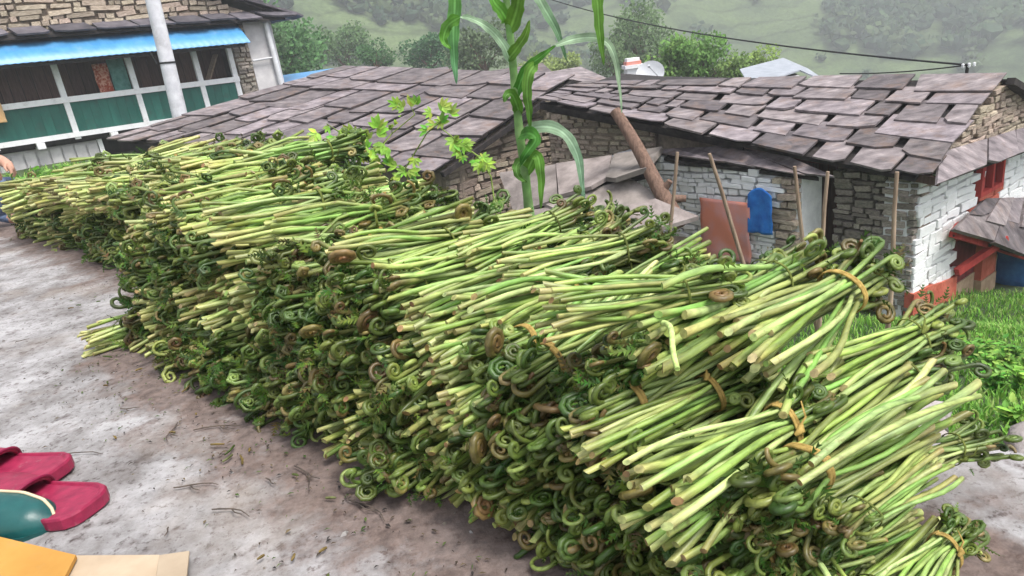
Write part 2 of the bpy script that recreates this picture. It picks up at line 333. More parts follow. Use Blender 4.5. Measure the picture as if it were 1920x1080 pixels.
# ------------------------------------------------------------------ the lie of the land
P_RIGHT = [(0, -0.5), (1.3, -0.42), (1.7, -0.22), (9.8, -3.15), (13, -3.7), (20, -5), (40, -10), (80, -17), (130, -25), (180, -22), (260, 10), (420, 88), (900, 92)]
P_LEFT = [(0, -0.5), (5, -0.35), (9, -0.12), (14, -0.25), (20, -0.55), (40, -0.9), (80, -0.6), (120, 5), (180, 28), (260, 64), (420, 104), (900, 108)]
def ground_z(x, y):
    r = math.hypot(x, y); th = math.degrees(math.atan2(x, y))
    w = sstep(-16, -27, th) if r < 40 else lerp(sstep(-16, -27, th), sstep(22, -22, th), sstep(40, 90, r))
    z = lerp(interp(r, P_RIGHT), interp(r, P_LEFT), w)
    k = sstep(60, 200, r)
    z += k * (noise.noise(Vector((x * 0.010, y * 0.010, 3.1))) * 26 + noise.noise(Vector((x * 0.03, y * 0.03, 7.7))) * 8)
    z += sstep(2, 8, r) * noise.noise(Vector((x * 0.5, y * 0.5, 1.0))) * 0.10
    return z

def build_terrain():
    mb = MB(); rs = [0.6]
    while rs[-1] < 470: rs.append(rs[-1] * 1.07 + 0.03)
    ths = [R(a) for a in np.arange(-100, 100.1, 1.6)]; n = len(ths)
    for r in rs:
        for t in ths:
            x, y = r * math.sin(t), r * math.cos(t); mb.v.append((x, y, ground_z(x, y))); mb.c.append((1, 1, 1))
    for i in range(len(rs) - 1):
        for j in range(n - 1):
            mb.f.append((i * n + j, i * n + j + 1, (i + 1) * n + j + 1, (i + 1) * n + j)); mb.mi.append(0)
    o = put('terrain', mb.mesh('terrain', M['terrain'], True)); o['kind'] = 'structure'
build_terrain()

EDGE = [(3.6, -1.2), (2.3, 0.1), (1.55, 0.85), (1.20, 1.14), (1.0, 1.36), (0.72, 1.72), (0.35, 2.15), (-0.3, 2.95), (-1.1, 3.95), (-2.2, 5.4), (-3.6, 7.3), (-5.5, 9.0), (-9, 11)]
PD = Vector((-0.70, 0.714, 0)); PN = Vector((0.714, 0.70, 0))     # along the pile (away) and across it (to the rear)
def on_pile(s, o, z): return PD * s + PN * o + Vector((0, 0, z))
def build_pavement():
    seg = []
    for (a, b) in zip(EDGE, EDGE[1:]):
        L = math.hypot(b[0] - a[0], b[1] - a[1]); k = max(1, int(L / 0.06))
        for i in range(k): seg.append((lerp(a[0], b[0], i / k), lerp(a[1], b[1], i / k)))
    seg.append(EDGE[-1]); mb = MB(); dirt = []; nt = 90
    for (x, y) in seg:
        j = noise.noise(Vector((x * 2.2, y * 2.2, 0))) * 0.09 + noise.noise(Vector((x * 9, y * 9, 5))) * 0.025
        x += PN.x * j; y += PN.y * j
        for t in range(-2, nt):
            if t < 0: q = (x + 0.01, y + 0.01, -0.6 if t == -2 else -0.05)
            else:
                u = (t / (nt - 1)) ** 1.3 * 7.0; q = (x - 0.707 * u, y - 0.707 * u, 0)
                z = noise.noise(Vector((q[0] * 1.3, q[1] * 1.3, 0))) * 0.012 + noise.noise(Vector((q[0] * 7, q[1] * 7, 0))) * 0.006
                q = (q[0], q[1], z - (0.03 if t == 0 else 0))
            mb.v.append(q); mb.c.append((1, 1, 1))
            s = q[0] * PD.x + q[1] * PD.y; o = q[0] * PN.x + q[1] * PN.y
            f = 0.74 if s < 3.2 else 1.22
            d = f - o
            dirt.append(math.exp(-max(0, d) / 0.27) * (1.0 if o < f + 0.6 else 0.35))
    w = nt + 2
    for i in range(len(seg) - 1):
        for t in range(w - 1):
            mb.f.append((i * w + t, i * w + t + 1, (i + 1) * w + t + 1, (i + 1) * w + t)); mb.mi.append(0)
    me = mb.mesh('pavement', M['pavement'], True)
    a = me.attributes.new('dirt', 'FLOAT', 'POINT'); a.data.foreach_set('value', dirt)
    o = put('pavement', me); o['kind'] = 'structure'
build_pavement()

# ------------------------------------------------------------------ building blocks of the village
rng = random.Random(11)
def jitter_box(r, j=0.12):
    """a rough stone or slab of unit size with knocked-off corners, 24 corners"""
    mb = MB(); vs = []; idx = {}
    for x in (-1, 1):
        for y in (-1, 1):
            for z in (-1, 1):
                c = [x * 0.5 * (1 - r.uniform(0, j)), y * 0.5 * (1 - r.uniform(0, j)), z * 0.5 * (1 - r.uniform(0, j))]
                b = r.uniform(0.06, 0.16)
                for a in range(3):
                    p = list(c)
                    for q in range(3):
                        if q != a: p[q] *= (1 - b)
                    idx[(x, y, z, a)] = len(vs); vs.append(tuple(p))
    F = []
    for a in range(3):
        o = [i for i in range(3) if i != a]
        for sgn in (-1, 1):
            loop = []
            for (p, q) in ((-1, -1), (1, -1), (1, 1), (-1, 1)):
                k = [0, 0, 0]; k[a] = sgn; k[o[0]] = p; k[o[1]] = q
                loop.append(idx[(k[0], k[1], k[2], a)])
            F.append(tuple(loop if (sgn > 0) == (a != 1) else loop[::-1]))
    for x in (-1, 1):
        for y in (-1, 1):
            for z in (-1, 1):
                t = (idx[(x, y, z, 0)], idx[(x, y, z, 1)], idx[(x, y, z, 2)])
                F.append(t if x * y * z > 0 else t[::-1])
    for a in range(3):                       # bevel strips along the 12 edges
        o = [i for i in range(3) if i != a]
        for p in (-1, 1):
            for q in (-1, 1):
                k0 = [0, 0, 0]; k0[a] = -1; k0[o[0]] = p; k0[o[1]] = q
                k1 = list(k0); k1[a] = 1
                f = (idx[(*k0, o[0])], idx[(*k1, o[0])], idx[(*k1, o[1])], idx[(*k0, o[1])])
                F.append(f if p * q * (1 if a != 1 else -1) > 0 else f[::-1])
    return mb.add(vs, F)
_lib = {}
def lib(mat, k):
    if (mat, k) not in _lib: _lib[(mat, k)] = jitter_box(random.Random(k * 7 + 3), 0.16).mesh('stone', M[mat])
    return _lib[(mat, k)]

def stones(parent, P, ud, nd, u0, u1, z0, z1, ch, w, matf, keep=None, cap=290, gap=0.93, out=0.02, name='stone', depth=0.16):
    """lay rough courses of single stones on the wall plane P(u, z)"""
    n = 0; z = z0; Z = Vector((0, 0, 1))
    while z < z1:
        h = ch * rng.uniform(0.72, 1.3); u = u0 - rng.uniform(0, w)
        while u < u1:
            ww = w * rng.choice((.45, .7, .9, 1.1, 1.5, 1.9)) * rng.uniform(.85, 1.15)
            uc = u + ww / 2; zc = z + h / 2 + noise.noise(Vector((uc * 1.1, z * 3, 9))) * ch * .7
            a0, a1 = max(u, u0), min(u + ww, u1)
            if a1 - a0 > 0.25 * w and (keep is None or keep((a0 + a1) / 2, zc)) and n < cap:
                ou = rng.uniform(-out, out)
                m = Matrix.Identity(4); ww2 = (a1 - a0) * gap; hh = h * gap * rng.uniform(0.72, 1.12)
                c = P((a0 + a1) / 2, zc) + nd * (ou - depth / 2 + 0.03)
                tl = rng.uniform(-0.09, 0.09)
                du = (ud + Z * tl); dz = (Z - ud * tl)
                for i in range(3): m[i][0] = du[i] * ww2; m[i][1] = nd[i] * depth; m[i][2] = dz[i] * hh; m[i][3] = c[i]
                mt = matf((a0 + a1) / 2, zc)
                put(name, lib(mt, rng.randrange(9)), parent, m); n += 1
            u += ww
        z += h
    return n

def quad_point(q, u, v):
    return q[0].lerp(q[1], u).lerp(q[2].lerp(q[3], u), v)    # q: eave near, eave far, ridge near, ridge far
def slates(parent, q, rows, n, mat='slate', th=0.028, lift=0.042, over=0.22, seed=1, big=()):
    r = random.Random(seed); q = [Vector(p) for p in q]
    vb = [0.0]
    for i in range(rows): vb.append(vb[-1] + r.uniform(0.8, 1.25))
    vb = [x / vb[-1] for x in vb]
    nrm0 = (q[1] - q[0]).cross(q[2] - q[0]).normalized()
    if nrm0.z < 0: nrm0 = -nrm0
    for i in range(rows):
        dv = vb[i + 1] - vb[i]
        k = n if i not in dict(big) else dict(big)[i]
        us = [0.0]
        while us[-1] < 1.0: us.append(us[-1] + r.choice((.5, .75, .9, 1.0, 1.1, 1.4)) * r.uniform(.88, 1.12) / k)
        if 1 - us[-2] < 0.4 / k: us.pop()
        us[-1] = 1.0
        for a, b in zip(us, us[1:]):
            v0 = vb[i] - over * dv * r.uniform(0.5, 1.4) - (0.02 if i == 0 else 0); v1 = vb[i + 1] + 0.02
            g = 0.006
            sk = r.uniform(-0.12, 0.12) * (b - a)
            sl = dv * r.choice((0, 0, 0, -.12, .1, -.2)) if i else 0
            c0 = quad_point(q, a + g + sk * r.uniform(-0.4, 0.4), v0 + sl + dv * r.uniform(-0.08, 0.08)); c1 = quad_point(q, b - g + sk, v0 + sl + dv * r.uniform(-0.08, 0.08))
            c2 = quad_point(q, b - g * r.uniform(0.2, 2), v1); c3 = quad_point(q, a + g * r.uniform(0.2, 2), v1)
            l0 = lift * r.uniform(0.75, 1.3); t = th * r.uniform(0.7, 1.3)
            lo = [c0 + nrm0 * (l0 + r.uniform(-.008, .012)), c1 + nrm0 * (l0 + r.uniform(-.008, .012)), c2 + nrm0 * 0.004, c3 + nrm0 * 0.004]
            # chip one lower corner now and then
            if r.random() < 0.55:
                f = r.uniform(0.10, 0.34)
                lo = [lo[0].lerp(lo[1], f), lo[1], lo[2], lo[3], lo[0].lerp(lo[3], f * 0.6)] if r.random() < 0.5 else [lo[0], lo[1].lerp(lo[0], f), lo[1].lerp(lo[2], f * 0.6), lo[2], lo[3]]
            c = sum(lo, Vector()) / len(lo)
            mb = MB(); mb.prism([p - c for p in lo], nrm0 * t)
            o = put('slate', mb.mesh('slate', M[mat]), parent); o.location = c
def deck(parent, q, name='roof', drop=0.05, mat='dark_wood', rear=True):
    q = [Vector(p) for p in q]; d = Vector((0, 0, -drop)); t = Vector((0, 0, -0.05))
    mb = MB(); N = 8
    for k in range(2):
        for j in range(N + 1):
            for i in range(N + 1): mb.v.append(tuple(quad_point(q, .03 + .94 * i / N, j / N) + d + t * k)); mb.c.append((1, 1, 1))
    W = N + 1
    for k in range(2):
        for j in range(N):
            for i in range(N): a = k * W * W + j * W + i; mb.f.append((a, a + 1, a + W + 1, a + W)); mb.mi.append(0)
    rim = [i for i in range(N)] + [j * W + N for j in range(N)] + [N * W + i for i in range(N, 0, -1)] + [j * W for j in range(N, 0, -1)]
    for a, b in zip(rim, rim[1:] + rim[:1]): mb.f.append((a, b, b + W * W, a + W * W)); mb.mi.append(0)
    if rear:
        rn = q[2] * 2 - q[0]; rn.z = q[0].z; rf = q[3] * 2 - q[1]; rf.z = q[1].z
        mb.prism([q[2] + d * 0.9, q[3] + d * 0.9, rf, rn], t)
    return part(name, mb, M[mat], parent)

# ------------------------------------------------------------------ right-hand house: slate roof, whitewashed gable
PC = Vector((5.20, 8.35, 0)); UF = Vector((-0.572, 0.820, 0)); NF = Vector((-0.820, -0.572, 0)); UG = Vector((0.820, 0.572, 0)); NG = Vector((0.572, -0.820, 0))
def FW(u, z, o=0.0): return PC + UF * u + NF * o + Vector((0, 0, z))
def GW(u, z, o=0.0): return PC + UG * u + NG * o + Vector((0, 0, z))
hc = thing('stone_house', (5.2, 8.35, -3.2), 'slate roofed stone house with whitewashed gable, red window and red lower band', 'house')
QC = [Vector((5.162, 8.000, -1.191)), Vector((0.923, 13.200, -0.087)), Vector((7.298, 9.800, -0.378)), Vector((2.114, 15.200, -0.042))]  # corner points cast from image pixels at chosen depths, as in later coordinate tables
roofc = deck(hc, QC)
slates(roofc, QC, 6, 10, seed=5, big=((0, 9), (5, 8)))
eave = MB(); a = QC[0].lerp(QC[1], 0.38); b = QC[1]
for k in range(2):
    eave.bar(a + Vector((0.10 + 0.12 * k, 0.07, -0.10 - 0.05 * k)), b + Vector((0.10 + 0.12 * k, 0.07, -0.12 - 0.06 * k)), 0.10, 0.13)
part('eave_shadow_beam', eave, M['dark_wood'], hc)  # near-black fascia beams that also stand in for the shadow band below the eave
part('eave_board', MB().bar(QC[0] + Vector((0.15, 0.1, -0.09)), QC[0].lerp(QC[1], 0.38) + Vector((0.1, 0.1, -0.09)), 0.08, 0.10), M['brown_wood'], hc)
def ftop(u): return -1.30 + 0.158 * u
def gtop(u): return -0.36 - 0.40 * abs(u - 2.45)
wf = MB()   # front wall body
wf.prism([FW(0, -3.6, -.12), FW(1.1, -3.6, -.12), FW(1.1, ftop(1.1), -.12), FW(0, ftop(0), -.12)], NF * -0.3)
wf.prism([FW(1.1, -3.6, -.55), FW(2.3, -3.6, -.55), FW(2.3, ftop(2.3), -.55), FW(1.1, ftop(1.1), -.55)], NF * -0.2)
wf.prism([FW(2.3, -3.6, -.12), FW(7.2, -3.6, -.12), FW(7.2, ftop(7.2) + .05, -.12), FW(2.3, ftop(2.3), -.12)], NF * -0.3)
wallf = part('wall', wf, M['mortar'], hc)
stones(wallf, FW, UF, NF, 0.0, 1.1, -3.1, -1.28, 0.085, 0.22, lambda u, z: 'stone_grey', keep=lambda u, z: z < ftop(u))
wl_ = MB(); wl_.prism([FW(4.3, -2.3, -.05), FW(7.1, -1.8, -.05), FW(7.1, ftop(7.1), -.05), FW(4.3, ftop(4.3), -.05)], NF * -0.1)
walll = part('wall', wl_, M['mortar'], hc)
stones(walll, lambda u, z: FW(u, z, -0.03), UF, NF, 4.3, 7.1, -2.3, -0.1, 0.10, 0.30, lambda u, z: 'stone_tan', keep=lambda u, z: z < ftop(u) - 0.05)
# dark doorway in the recess
dr = MB(); dr.prism([FW(1.12, -3.2, -.40), FW(2.26, -3.2, -.40), FW(2.26, -1.2, -.40), FW(1.12, -1.2, -.40)], NF * -0.05)
door = part('door', dr, M['maroon_wood'], hc)
for k in range(8):
    part('plank', MB().prism([FW(1.14 + .13 * k, -3.2, -.385), FW(1.255 + .13 * k, -3.2, -.385), FW(1.255 + .13 * k, -1.25, -.385), FW(1.14 + .13 * k, -1.25, -.385)], NF * -0.012), M['brown_wood'], door)
# protruding annex, whitewashed on its far half
SA = 0.60
an = MB(); an.prism([FW(1.26, -3.6, SA - .1), FW(4.7, -3.6, SA - .1), FW(4.7, -1.05, SA - .1), FW(1.26, -1.26, SA - .1)], NF * -0.5)
anw = part('annex_wall', an, M['mortar_white'], hc)
stones(anw, lambda u, z: FW(u, z, SA), UF, NF, 1.26, 4.7, -2.70, -1.10, 0.085, 0.24, lambda u, z: 'stone_tan' if u < 1.62 + 0.12 * math.sin(z * 9) else 'stone_white', keep=lambda u, z: z < -1.24 + .07 * (u - 1.26), gap=0.96)
QA = [Vector((4.272, 8.900, -1.195)), Vector((2.798, 10.450, -1.011)), Vector((3.851, 10.000, -0.894)), Vector((2.525, 11.500, -1.029))]
anr = deck(hc, QA, 'annex_roof', drop=0.04, rear=False)
slates(anr, QA, 1, 4, seed=8, lift=0.03)
part('annex_beam', MB().bar(Vector((2.918, 10.600, -1.109)), Vector((4.260, 9.100, -1.258)), 0.07, 0.08), M['dark_wood'], hc)
# the gable
wg = MB(); prof = [GW(0, -4.6, -.1), GW(5.0, -4.6, -.1), GW(5.0, gtop(5.0), -.1), GW(2.45, gtop(2.45), -.1), GW(0, gtop(0), -.1)]
wg.prism(prof, NG * -0.3)
wallg = part('wall', wg, M['mortar_white'], hc)
win = (1.86, 2.66, -1.96, -1.34); dor = (1.30, 2.12, -3.55, -2.42)
def inr(u, z, r, m=0.0): return r[0] - m < u < r[1] + m and r[2] - m < z < r[3] + m
def gmat(u, z):
    if inr(u, z, (1.75, 2.8, -2.16, -1.93)): return 'red_earth'
    return 'stone_white'
stones(wallg, GW, UG, NG, 0.0, 3.7, -2.95, -1.30, 0.10, 0.28, gmat, keep=lambda u, z: not inr(u, z, win, .02) and not inr(u, z, dor, 0) and not (u > 2.1 and z < -2.55), gap=1.03, out=0.004)
rbm = MB(); rbm.prism([GW(-.035, -3.4, .055), GW(1.285, -3.9, .055), GW(1.285, -2.96, .055), GW(.8, -2.90, .055), GW(.4, -2.83, .055), GW(-.035, -2.80, .055)], NG * -0.12); part('red_band', rbm, M['red_earth'], wallg)
tri = MB(); tri.prism([GW(.45, -1.3, -.08), GW(4.6, -1.3, -.08), GW(2.45, gtop(2.45) - .05, -.08)], NG * -0.05)
wallt = part('gable_wall', tri, M['mortar'], hc)
stones(wallt, GW, UG, NG, 0.4, 4.6, -1.25, -0.3, 0.075, 0.24, lambda u, z: 'stone_tan', keep=lambda u, z: z < gtop(u) - .04, gap=0.94)
QP = [Vector((5.157, 8.000, -1.217)), Vector((8.705, 10.500, -1.488)), Vector((5.511, 8.500, -1.047)), Vector((9.041, 10.950, -1.318))]
pent = deck(hc, QP, 'pent_roof', drop=0.03, rear=False); slates(pent, QP, 1, 4, seed=21, lift=0.03, th=0.045)
part('verge_beam', MB().bar(GW(2.3, gtop(2.3) + .0, .12), GW(4.6, gtop(4.6) + .0, .12), 0.10, 0.09).bar(GW(2.5, gtop(2.5) - .1, .05), GW(4.6, gtop(4.6) - .1, .05), 0.08, 0.08), M['dark_wood'], hc)
wd = MB(); wd.prism([GW(win[0], win[2], -.04), GW(win[1], win[2], -.04), GW(win[1], win[3], -.04), GW(win[0], win[3], -.04)], NG * -0.03)
wnd = part('window', wd, M['maroon_wood'], hc)
fr = MB()
for (u0, u1, z0, z1) in ((win[0], win[0] + .07, win[2], win[3]), (win[1] - .07, win[1], win[2], win[3]), (2.235, 2.295, win[2], win[3]), (win[0] + .07, win[1] - .07, win[2], win[2] + .06)):
    fr.prism([GW(u0, z0, .05), GW(u1, z0, .05), GW(u1, z1, .05), GW(u0, z1, .05)], NG * -0.085)
part('frame', fr, M['red_wood'], wnd)
for k in range(2):
    sh = MB(); u0 = win[0] + .075 + k * .303; sh.prism([GW(u0, win[2] + .065, -.02), GW(u0 + .225, win[2] + .065, -.02), GW(u0 + .225, win[3], -.02), GW(u0, win[3], -.02)], NG * -0.03)
    part('shutter', sh, M['red_wood'], wnd)
# red door with beige foot, red post, canopy of slates, slanting brace
dd = MB(); dd.prism([GW(dor[0], dor[2], -.04), GW(dor[1], dor[2], -.04), GW(dor[1], dor[3], -.04), GW(dor[0], dor[3], -.04)], NG * -0.05)
dro = part('door', dd, M['maroon_wood'], hc)
part('kick_panel', MB().prism([GW(dor[0], -3.55, -.02), GW(dor[1] - .02, -3.55, -.02), GW(dor[1] - .02, -3.16, -.02), GW(dor[0], -3.16, -.02)], NG * -0.018), M['beige_paint'], dro)
part('lintel', MB().prism([GW(dor[0] - .1, dor[3], .04), GW(2.8, dor[3] - .05, .04), GW(2.8, dor[3] + .13, .04), GW(dor[0] - .1, dor[3] + .13, .04)], NG * -0.14), M['red_wood'], dro)
post = MB(); post.prism([GW(2.13, -3.30, .06), GW(2.66, -3.30, .06), GW(2.66, -2.46, .06), GW(2.13, -2.46, .06)], NG * -0.30)
po = part('door_pier', post, M['red_earth'], hc)
part('foot', MB().prism([GW(2.12, -3.85, .075), GW(2.67, -3.85, .075), GW(2.67, -3.30, .075), GW(2.12, -3.30, .075)], NG * -0.32), M['beige_paint'], po)
part('brace', MB().bar(GW(1.18, -2.86, .08), GW(2.02, -2.56, .36), 0.08, 0.10), M['red_wood'], hc)
QD = [Vector((5.779, 8.550, -2.052)), Vector((8.726, 10.200, -3.437)), Vector((6.894, 9.550, -2.055)), Vector((9.261, 11.000, -2.671))]
can = deck(hc, QD, 'canopy', drop=0.05, rear=False); slates(can, QD, 2, 3, seed=33, lift=0.04, th=0.05)
part('canopy_beam', MB().bar(QD[0] + Vector((.12, .1, -.12)), QD[1] + Vector((.0, .1, -.12)), 0.09, 0.09).bar(GW(1.3, -2.2, .02), QD[0] + Vector((.1, .05, -.08)), 0.07, 0.07), M['red_wood'], hc)
# blue drum beside the door
dc = GW(3.42, -3.98, .22)
drum = thing('water_drum', dc, 'blue upright drum standing just right of the red door pier', 'drum')
dm = MB(); prof = []
for k, z in enumerate(np.linspace(0, 1.25, 26)): prof.append((dc + Vector((0, 0, float(z))), 0.40 + (0.018 if k in (8, 9, 16, 17) else 0) - (0.03 if k in (0, 25) else 0)))
dm.tube([p for p, _ in prof], [r_ for _, r_ in prof], 28)
part('body', dm, M['blue_paint'], drum, True)
part('rim', MB().tube([dc + Vector((0.385 * math.cos(t), 0.385 * math.sin(t), 1.25)) for t in np.linspace(0, 2 * math.pi, 25)], 0.018, 6, False), M['blue_paint'], drum, True)

# cloths hung on the annex wall
def cloth(name, P, u0, u1, z0, z1, mat, label, wob=0.03, seed=0, round_top=0.0):
    mb = MB(); nu, nz = 14, 16
    for side in (0, 1):
        for j in range(nz + 1):
            for i in range(nu + 1):
                fu, fz = i / nu, j / nz
                u = lerp(u0, u1, fu) + noise.noise(Vector((fu * 2, fz * 3, seed))) * 0.03
                zt = z1 - round_top * abs(fu - .5) ** 3 * 8 * .12
                z = lerp(z0, zt, fz) + noise.noise(Vector((fu * 3, seed, 1))) * 0.03 * (1 - fz)
                o = 0.13 + wob * math.sin(fu * 9 + seed + fz * 1.2) * (1.2 - fz) + noise.noise(Vector((fu * 3, fz * 3, seed + 4))) * 0.02 - side * 0.008
                p = P(u, z, o); mb.v.append(tuple(p)); mb.c.append((1, 1, 1))
    w = nu + 1; half = w * (nz + 1)
    for j in range(nz):
        for i in range(nu):
            a = j * w + i; f = (a, a + 1, a + w + 1, a + w)
            mb.f.append(f); mb.f.append(tuple(x + half for x in f[::-1])); mb.mi += [0, 0]
    rim = [i for i in range(w)] + [j * w + nu for j in range(1, nz + 1)] + [nz * w + i for i in range(nu - 1, -1, -1)] + [j * w for j in range(nz - 1, 0, -1)]
    for a, b in zip(rim, rim[1:] + rim[:1]): mb.f.append((a, a + half, b + half, b)); mb.mi.append(0)
    o = put(name, mb.mesh(name, mat, True)); tag(o, label, 'cloth'); return o
PA = lambda u, z, o: FW(u, z, SA + o)
cloth('hanging_cloth', PA, 1.92, 2.80, -2.52, -1.60, M['faded_cloth'], 'faded brick red cloth hanging on the white annex wall behind the bundles', seed=2, wob=.018)
cloth('hanging_cloth', PA, 1.57, 1.95, -2.03, -1.37, M['blue_cloth'], 'bright blue cloth with rounded top hanging right of the faded red cloth', seed=5, round_top=0.9, wob=.015)

# ------------------------------------------------------------------ middle house: big slate roof and tan rubble gable
QB = [Vector((-1.000, 13.200, -1.120)), Vector((-7.667, 15.000, 0.181)), Vector((1.950, 15.600, 0.072)), Vector((-3.552, 18.500, 0.922))]
hb = thing('stone_house', (-1.0, 13.2, -2.7), 'middle stone house with large grey slate roof rising behind the fern pile', 'house')
roofb = deck(hb, QB); slates(roofb, QB, 6, 10, seed=14, th=0.036, lift=0.060, big=((0, 14), (1, 12), (5, 7), (4, 7)))
eb = QB[0].copy(); rb = QB[2].copy(); UB = (rb - eb); UB.z = 0; LB = UB.length; UB.normalize(); NB = Vector((UB.y, -UB.x, 0))
def BW(u, z, o=0.0): return Vector((eb.x, eb.y, 0)) + UB * u + NB * (o - 0.25) + Vector((0, 0, z))
def btop(u): return lerp(eb.z, rb.z, u / LB) - 0.12 if u < LB else rb.z - 0.12 - (u - LB) * (rb.z - eb.z) / LB
wb = MB(); wb.prism([BW(0.3, -5.2, -.1), BW(2 * LB - .3, -5.2, -.1), BW(2 * LB - .3, btop(2 * LB - .3), -.1), BW(LB, btop(LB), -.1), BW(0.3, btop(.3), -.1)], NB * -0.35)
wallb = part('gable_wall', wb, M['mortar'], hb)
stones(wallb, BW, UB, NB, 0.25, 4.6, -3.5, 0.0, 0.125, 0.36, lambda u, z: 'stone_tan', keep=lambda u, z: z < btop(u) - .04)
fb = MB(); c0, c1 = QB[0] + Vector((.3, .5, 0)), QB[1] + Vector((.5, .3, 0)); fb.prism([Vector((c0.x, c0.y, -5.0)), Vector((c1.x, c1.y, -2.6)), Vector((c1.x, c1.y, c1.z - .15)), Vector((c0.x, c0.y, c0.z - .15))], Vector((0.2, 0.3, 0)))
part('front_wall', fb, M['mortar'], hb)
part('verge_beam', MB().bar(QB[0] + NB * -.02 + Vector((0, 0, -.10)), QB[2] + NB * -.02 + Vector((0, 0, -.10)), 0.10, 0.10), M['dark_wood'], hb)

# lean-to slabs below the gable
lt = thing('lean_to', (1.6, 10.6, -2.8), 'low lean-to of weathered tan slate slabs below the rubble gable wall', 'lean-to')
QL = [Vector((2.348, 10.300, -1.093)), Vector((0.136, 11.400, -1.667)), Vector((2.696, 11.000, -0.971)), Vector((0.043, 12.400, -1.245))]
M['slate_tan'] = mat_noise('weathered_slab', (0.14, 0.118, 0.108), (0.30, 0.258, 0.24), scale=3, rough=0.8, bump=0.5, bscale=12, rnd=0.22, hue=0.02, bdist=0.02)
lr = deck(lt, QL, 'roof', drop=0.06, rear=False); slates(lr, QL, 1, 3, mat='slate_tan', seed=41, th=0.06, lift=0.03)
SL = [[(0.687, 11.000, -1.520), (2.033, 10.500, -1.216), (2.373, 10.000, -1.443), (1.144, 10.200, -1.683)],
      [(1.526, 10.250, -1.607), (2.254, 9.900, -1.437), (2.739, 9.400, -1.653), (1.956, 9.500, -1.808)],
      [(-0.141, 11.300, -1.695), (0.775, 10.900, -1.581), (1.203, 10.100, -1.766), (0.107, 10.300, -1.838)],
      [(0.914, 10.000, -1.699), (1.469, 9.900, -1.582), (1.948, 9.300, -1.824), (1.102, 9.200, -1.836)]]
for q in SL:
    q = [Vector(p) for p in q]; c = sum(q, Vector()) / 4; mb = MB(); mb.prism([p - c for p in q], Vector((0, 0, -0.06)))
    o = put('slate', mb.mesh('slate', M['slate_tan']), lr); o.location = c
lw = MB(); lw.prism([Vector((0.6, 10.7, -4.4)), Vector((2.9, 9.9, -4.4)), Vector((2.9, 9.9, -2.3)), Vector((0.6, 10.7, -2.35))], Vector((0.2, 0.9, 0)))
part('wall', lw, M['mortar'], lt)

# leaning log
a, b = Vector((1.933, 10.800, -0.216)), Vector((2.439, 9.900, -1.512))
lg = MB(); lg.tube([a.lerp(b, t) + Vector((0.02 * math.sin(t * 5), 0, 0)) for t in np.linspace(0, 1.25, 10)], [0.085 + 0.04 * t for t in np.linspace(0, 1, 10)], 12)
lo = thing('wooden_log', tuple(a.lerp(b, 1.25)), 'thick bare brown log leaning up against the tan slab lean-to', 'log')
part('trunk', lg, M['log'], lo, True)
part('branch_stub', MB().tube([a.lerp(b, .9), a.lerp(b, .88) + Vector((.12, -.08, .14))], [0.06, 0.045], 8).tube([a.lerp(b, .97), a.lerp(b, 1.0) + Vector((.26, -.05, .02))], [0.07, 0.05], 8), M['log'], lo, True)

# ------------------------------------------------------------------ left-hand house: green panels and blue awning
PA0 = Vector((-13.43, 20.0, 0)); UA = Vector((0.788, 0.616, 0)); NA = Vector((0.616, -0.788, 0))
def AW(u, z, o=0.0): return PA0 + UA * u + NA * o + Vector((0, 0, z - 0.018 * u))
ha = thing('timber_house', (-10.5, 22.2, -0.7), 'left house with white timber frame, dark green panels and blue tin awning', 'house')
def slab(mb, u0, u1, z0, z1, o, d):
    return mb.prism([AW(u0, z0, o), AW(u1, z0, o), AW(u1, z1, o), AW(u0, z1, o)], NA * -d)
U0 = -2.2
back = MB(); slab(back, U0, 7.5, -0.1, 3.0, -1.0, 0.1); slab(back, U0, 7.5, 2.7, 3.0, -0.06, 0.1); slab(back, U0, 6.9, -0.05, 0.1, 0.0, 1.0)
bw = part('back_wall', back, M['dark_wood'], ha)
u = U0
while u < 6.7:
    w = rng.uniform(0.24, 0.36); mb = MB(); slab(mb, u, u + w - .02, 0.15, rng.uniform(2.3, 2.5), -0.96, 0.03); part('plank', mb, M['brown_wood'], bw); u += w
posts = [-0.12, 1.87, 3.80, 5.72, 6.84]
for p in posts:
    mb = MB(); slab(mb, p - .075, p + .075, 0.0, 2.3, 0.06, 0.14); part('post', mb, M['white_paint'], ha)
for p in (0.9, 2.8, 4.75):   # joist ends under the floor
    mb = MB(); slab(mb, p - .1, p + .1, -0.12, 0.05, 0.22, 0.6); part('joist', mb, M['white_paint'], ha)
for (z0, z1) in ((1.03, 1.19), (0.06, 0.20)):
    mb = MB(); slab(mb, U0, 6.93, z0, z1, 0.09, 0.12); part('rail', mb, M['white_paint'], ha)
for a, b in zip([U0 - .5] + posts, posts):
    mb = MB(); slab(mb, a + .08, b - .08, 0.20, 1.03, 0.0, 0.04); g = part('panel', mb, M['green_panel'], ha)
    x = a + .08
    while x < b - .12:   # tongue-and-groove boards
        w = min(0.24, b - .08 - x); mb = MB(); slab(mb, x + .004, x + w - .004, 0.205, 1.025, 0.012, 0.012); part('board', mb, M['green_panel'], g); x += w
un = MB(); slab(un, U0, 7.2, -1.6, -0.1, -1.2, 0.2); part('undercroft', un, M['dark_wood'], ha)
sl = MB(); slab(sl, U0, 2.35, -1.2, -0.12, -0.25, 0.06); uw = part('lower_fence', sl, M['plaster'], ha)
for k in range(14):
    mb = MB(); x = U0 + .1 + k * .32; slab(mb, x, x + .27, -1.2, -0.18 + rng.uniform(-.05, .02), -0.2, 0.03); part('plank', mb, M['plaster'], uw)
mb = MB(); slab(mb, 2.36, 2.48, -1.3, -0.1, -0.15, 0.12); part('post', mb, M['white_paint'], ha)
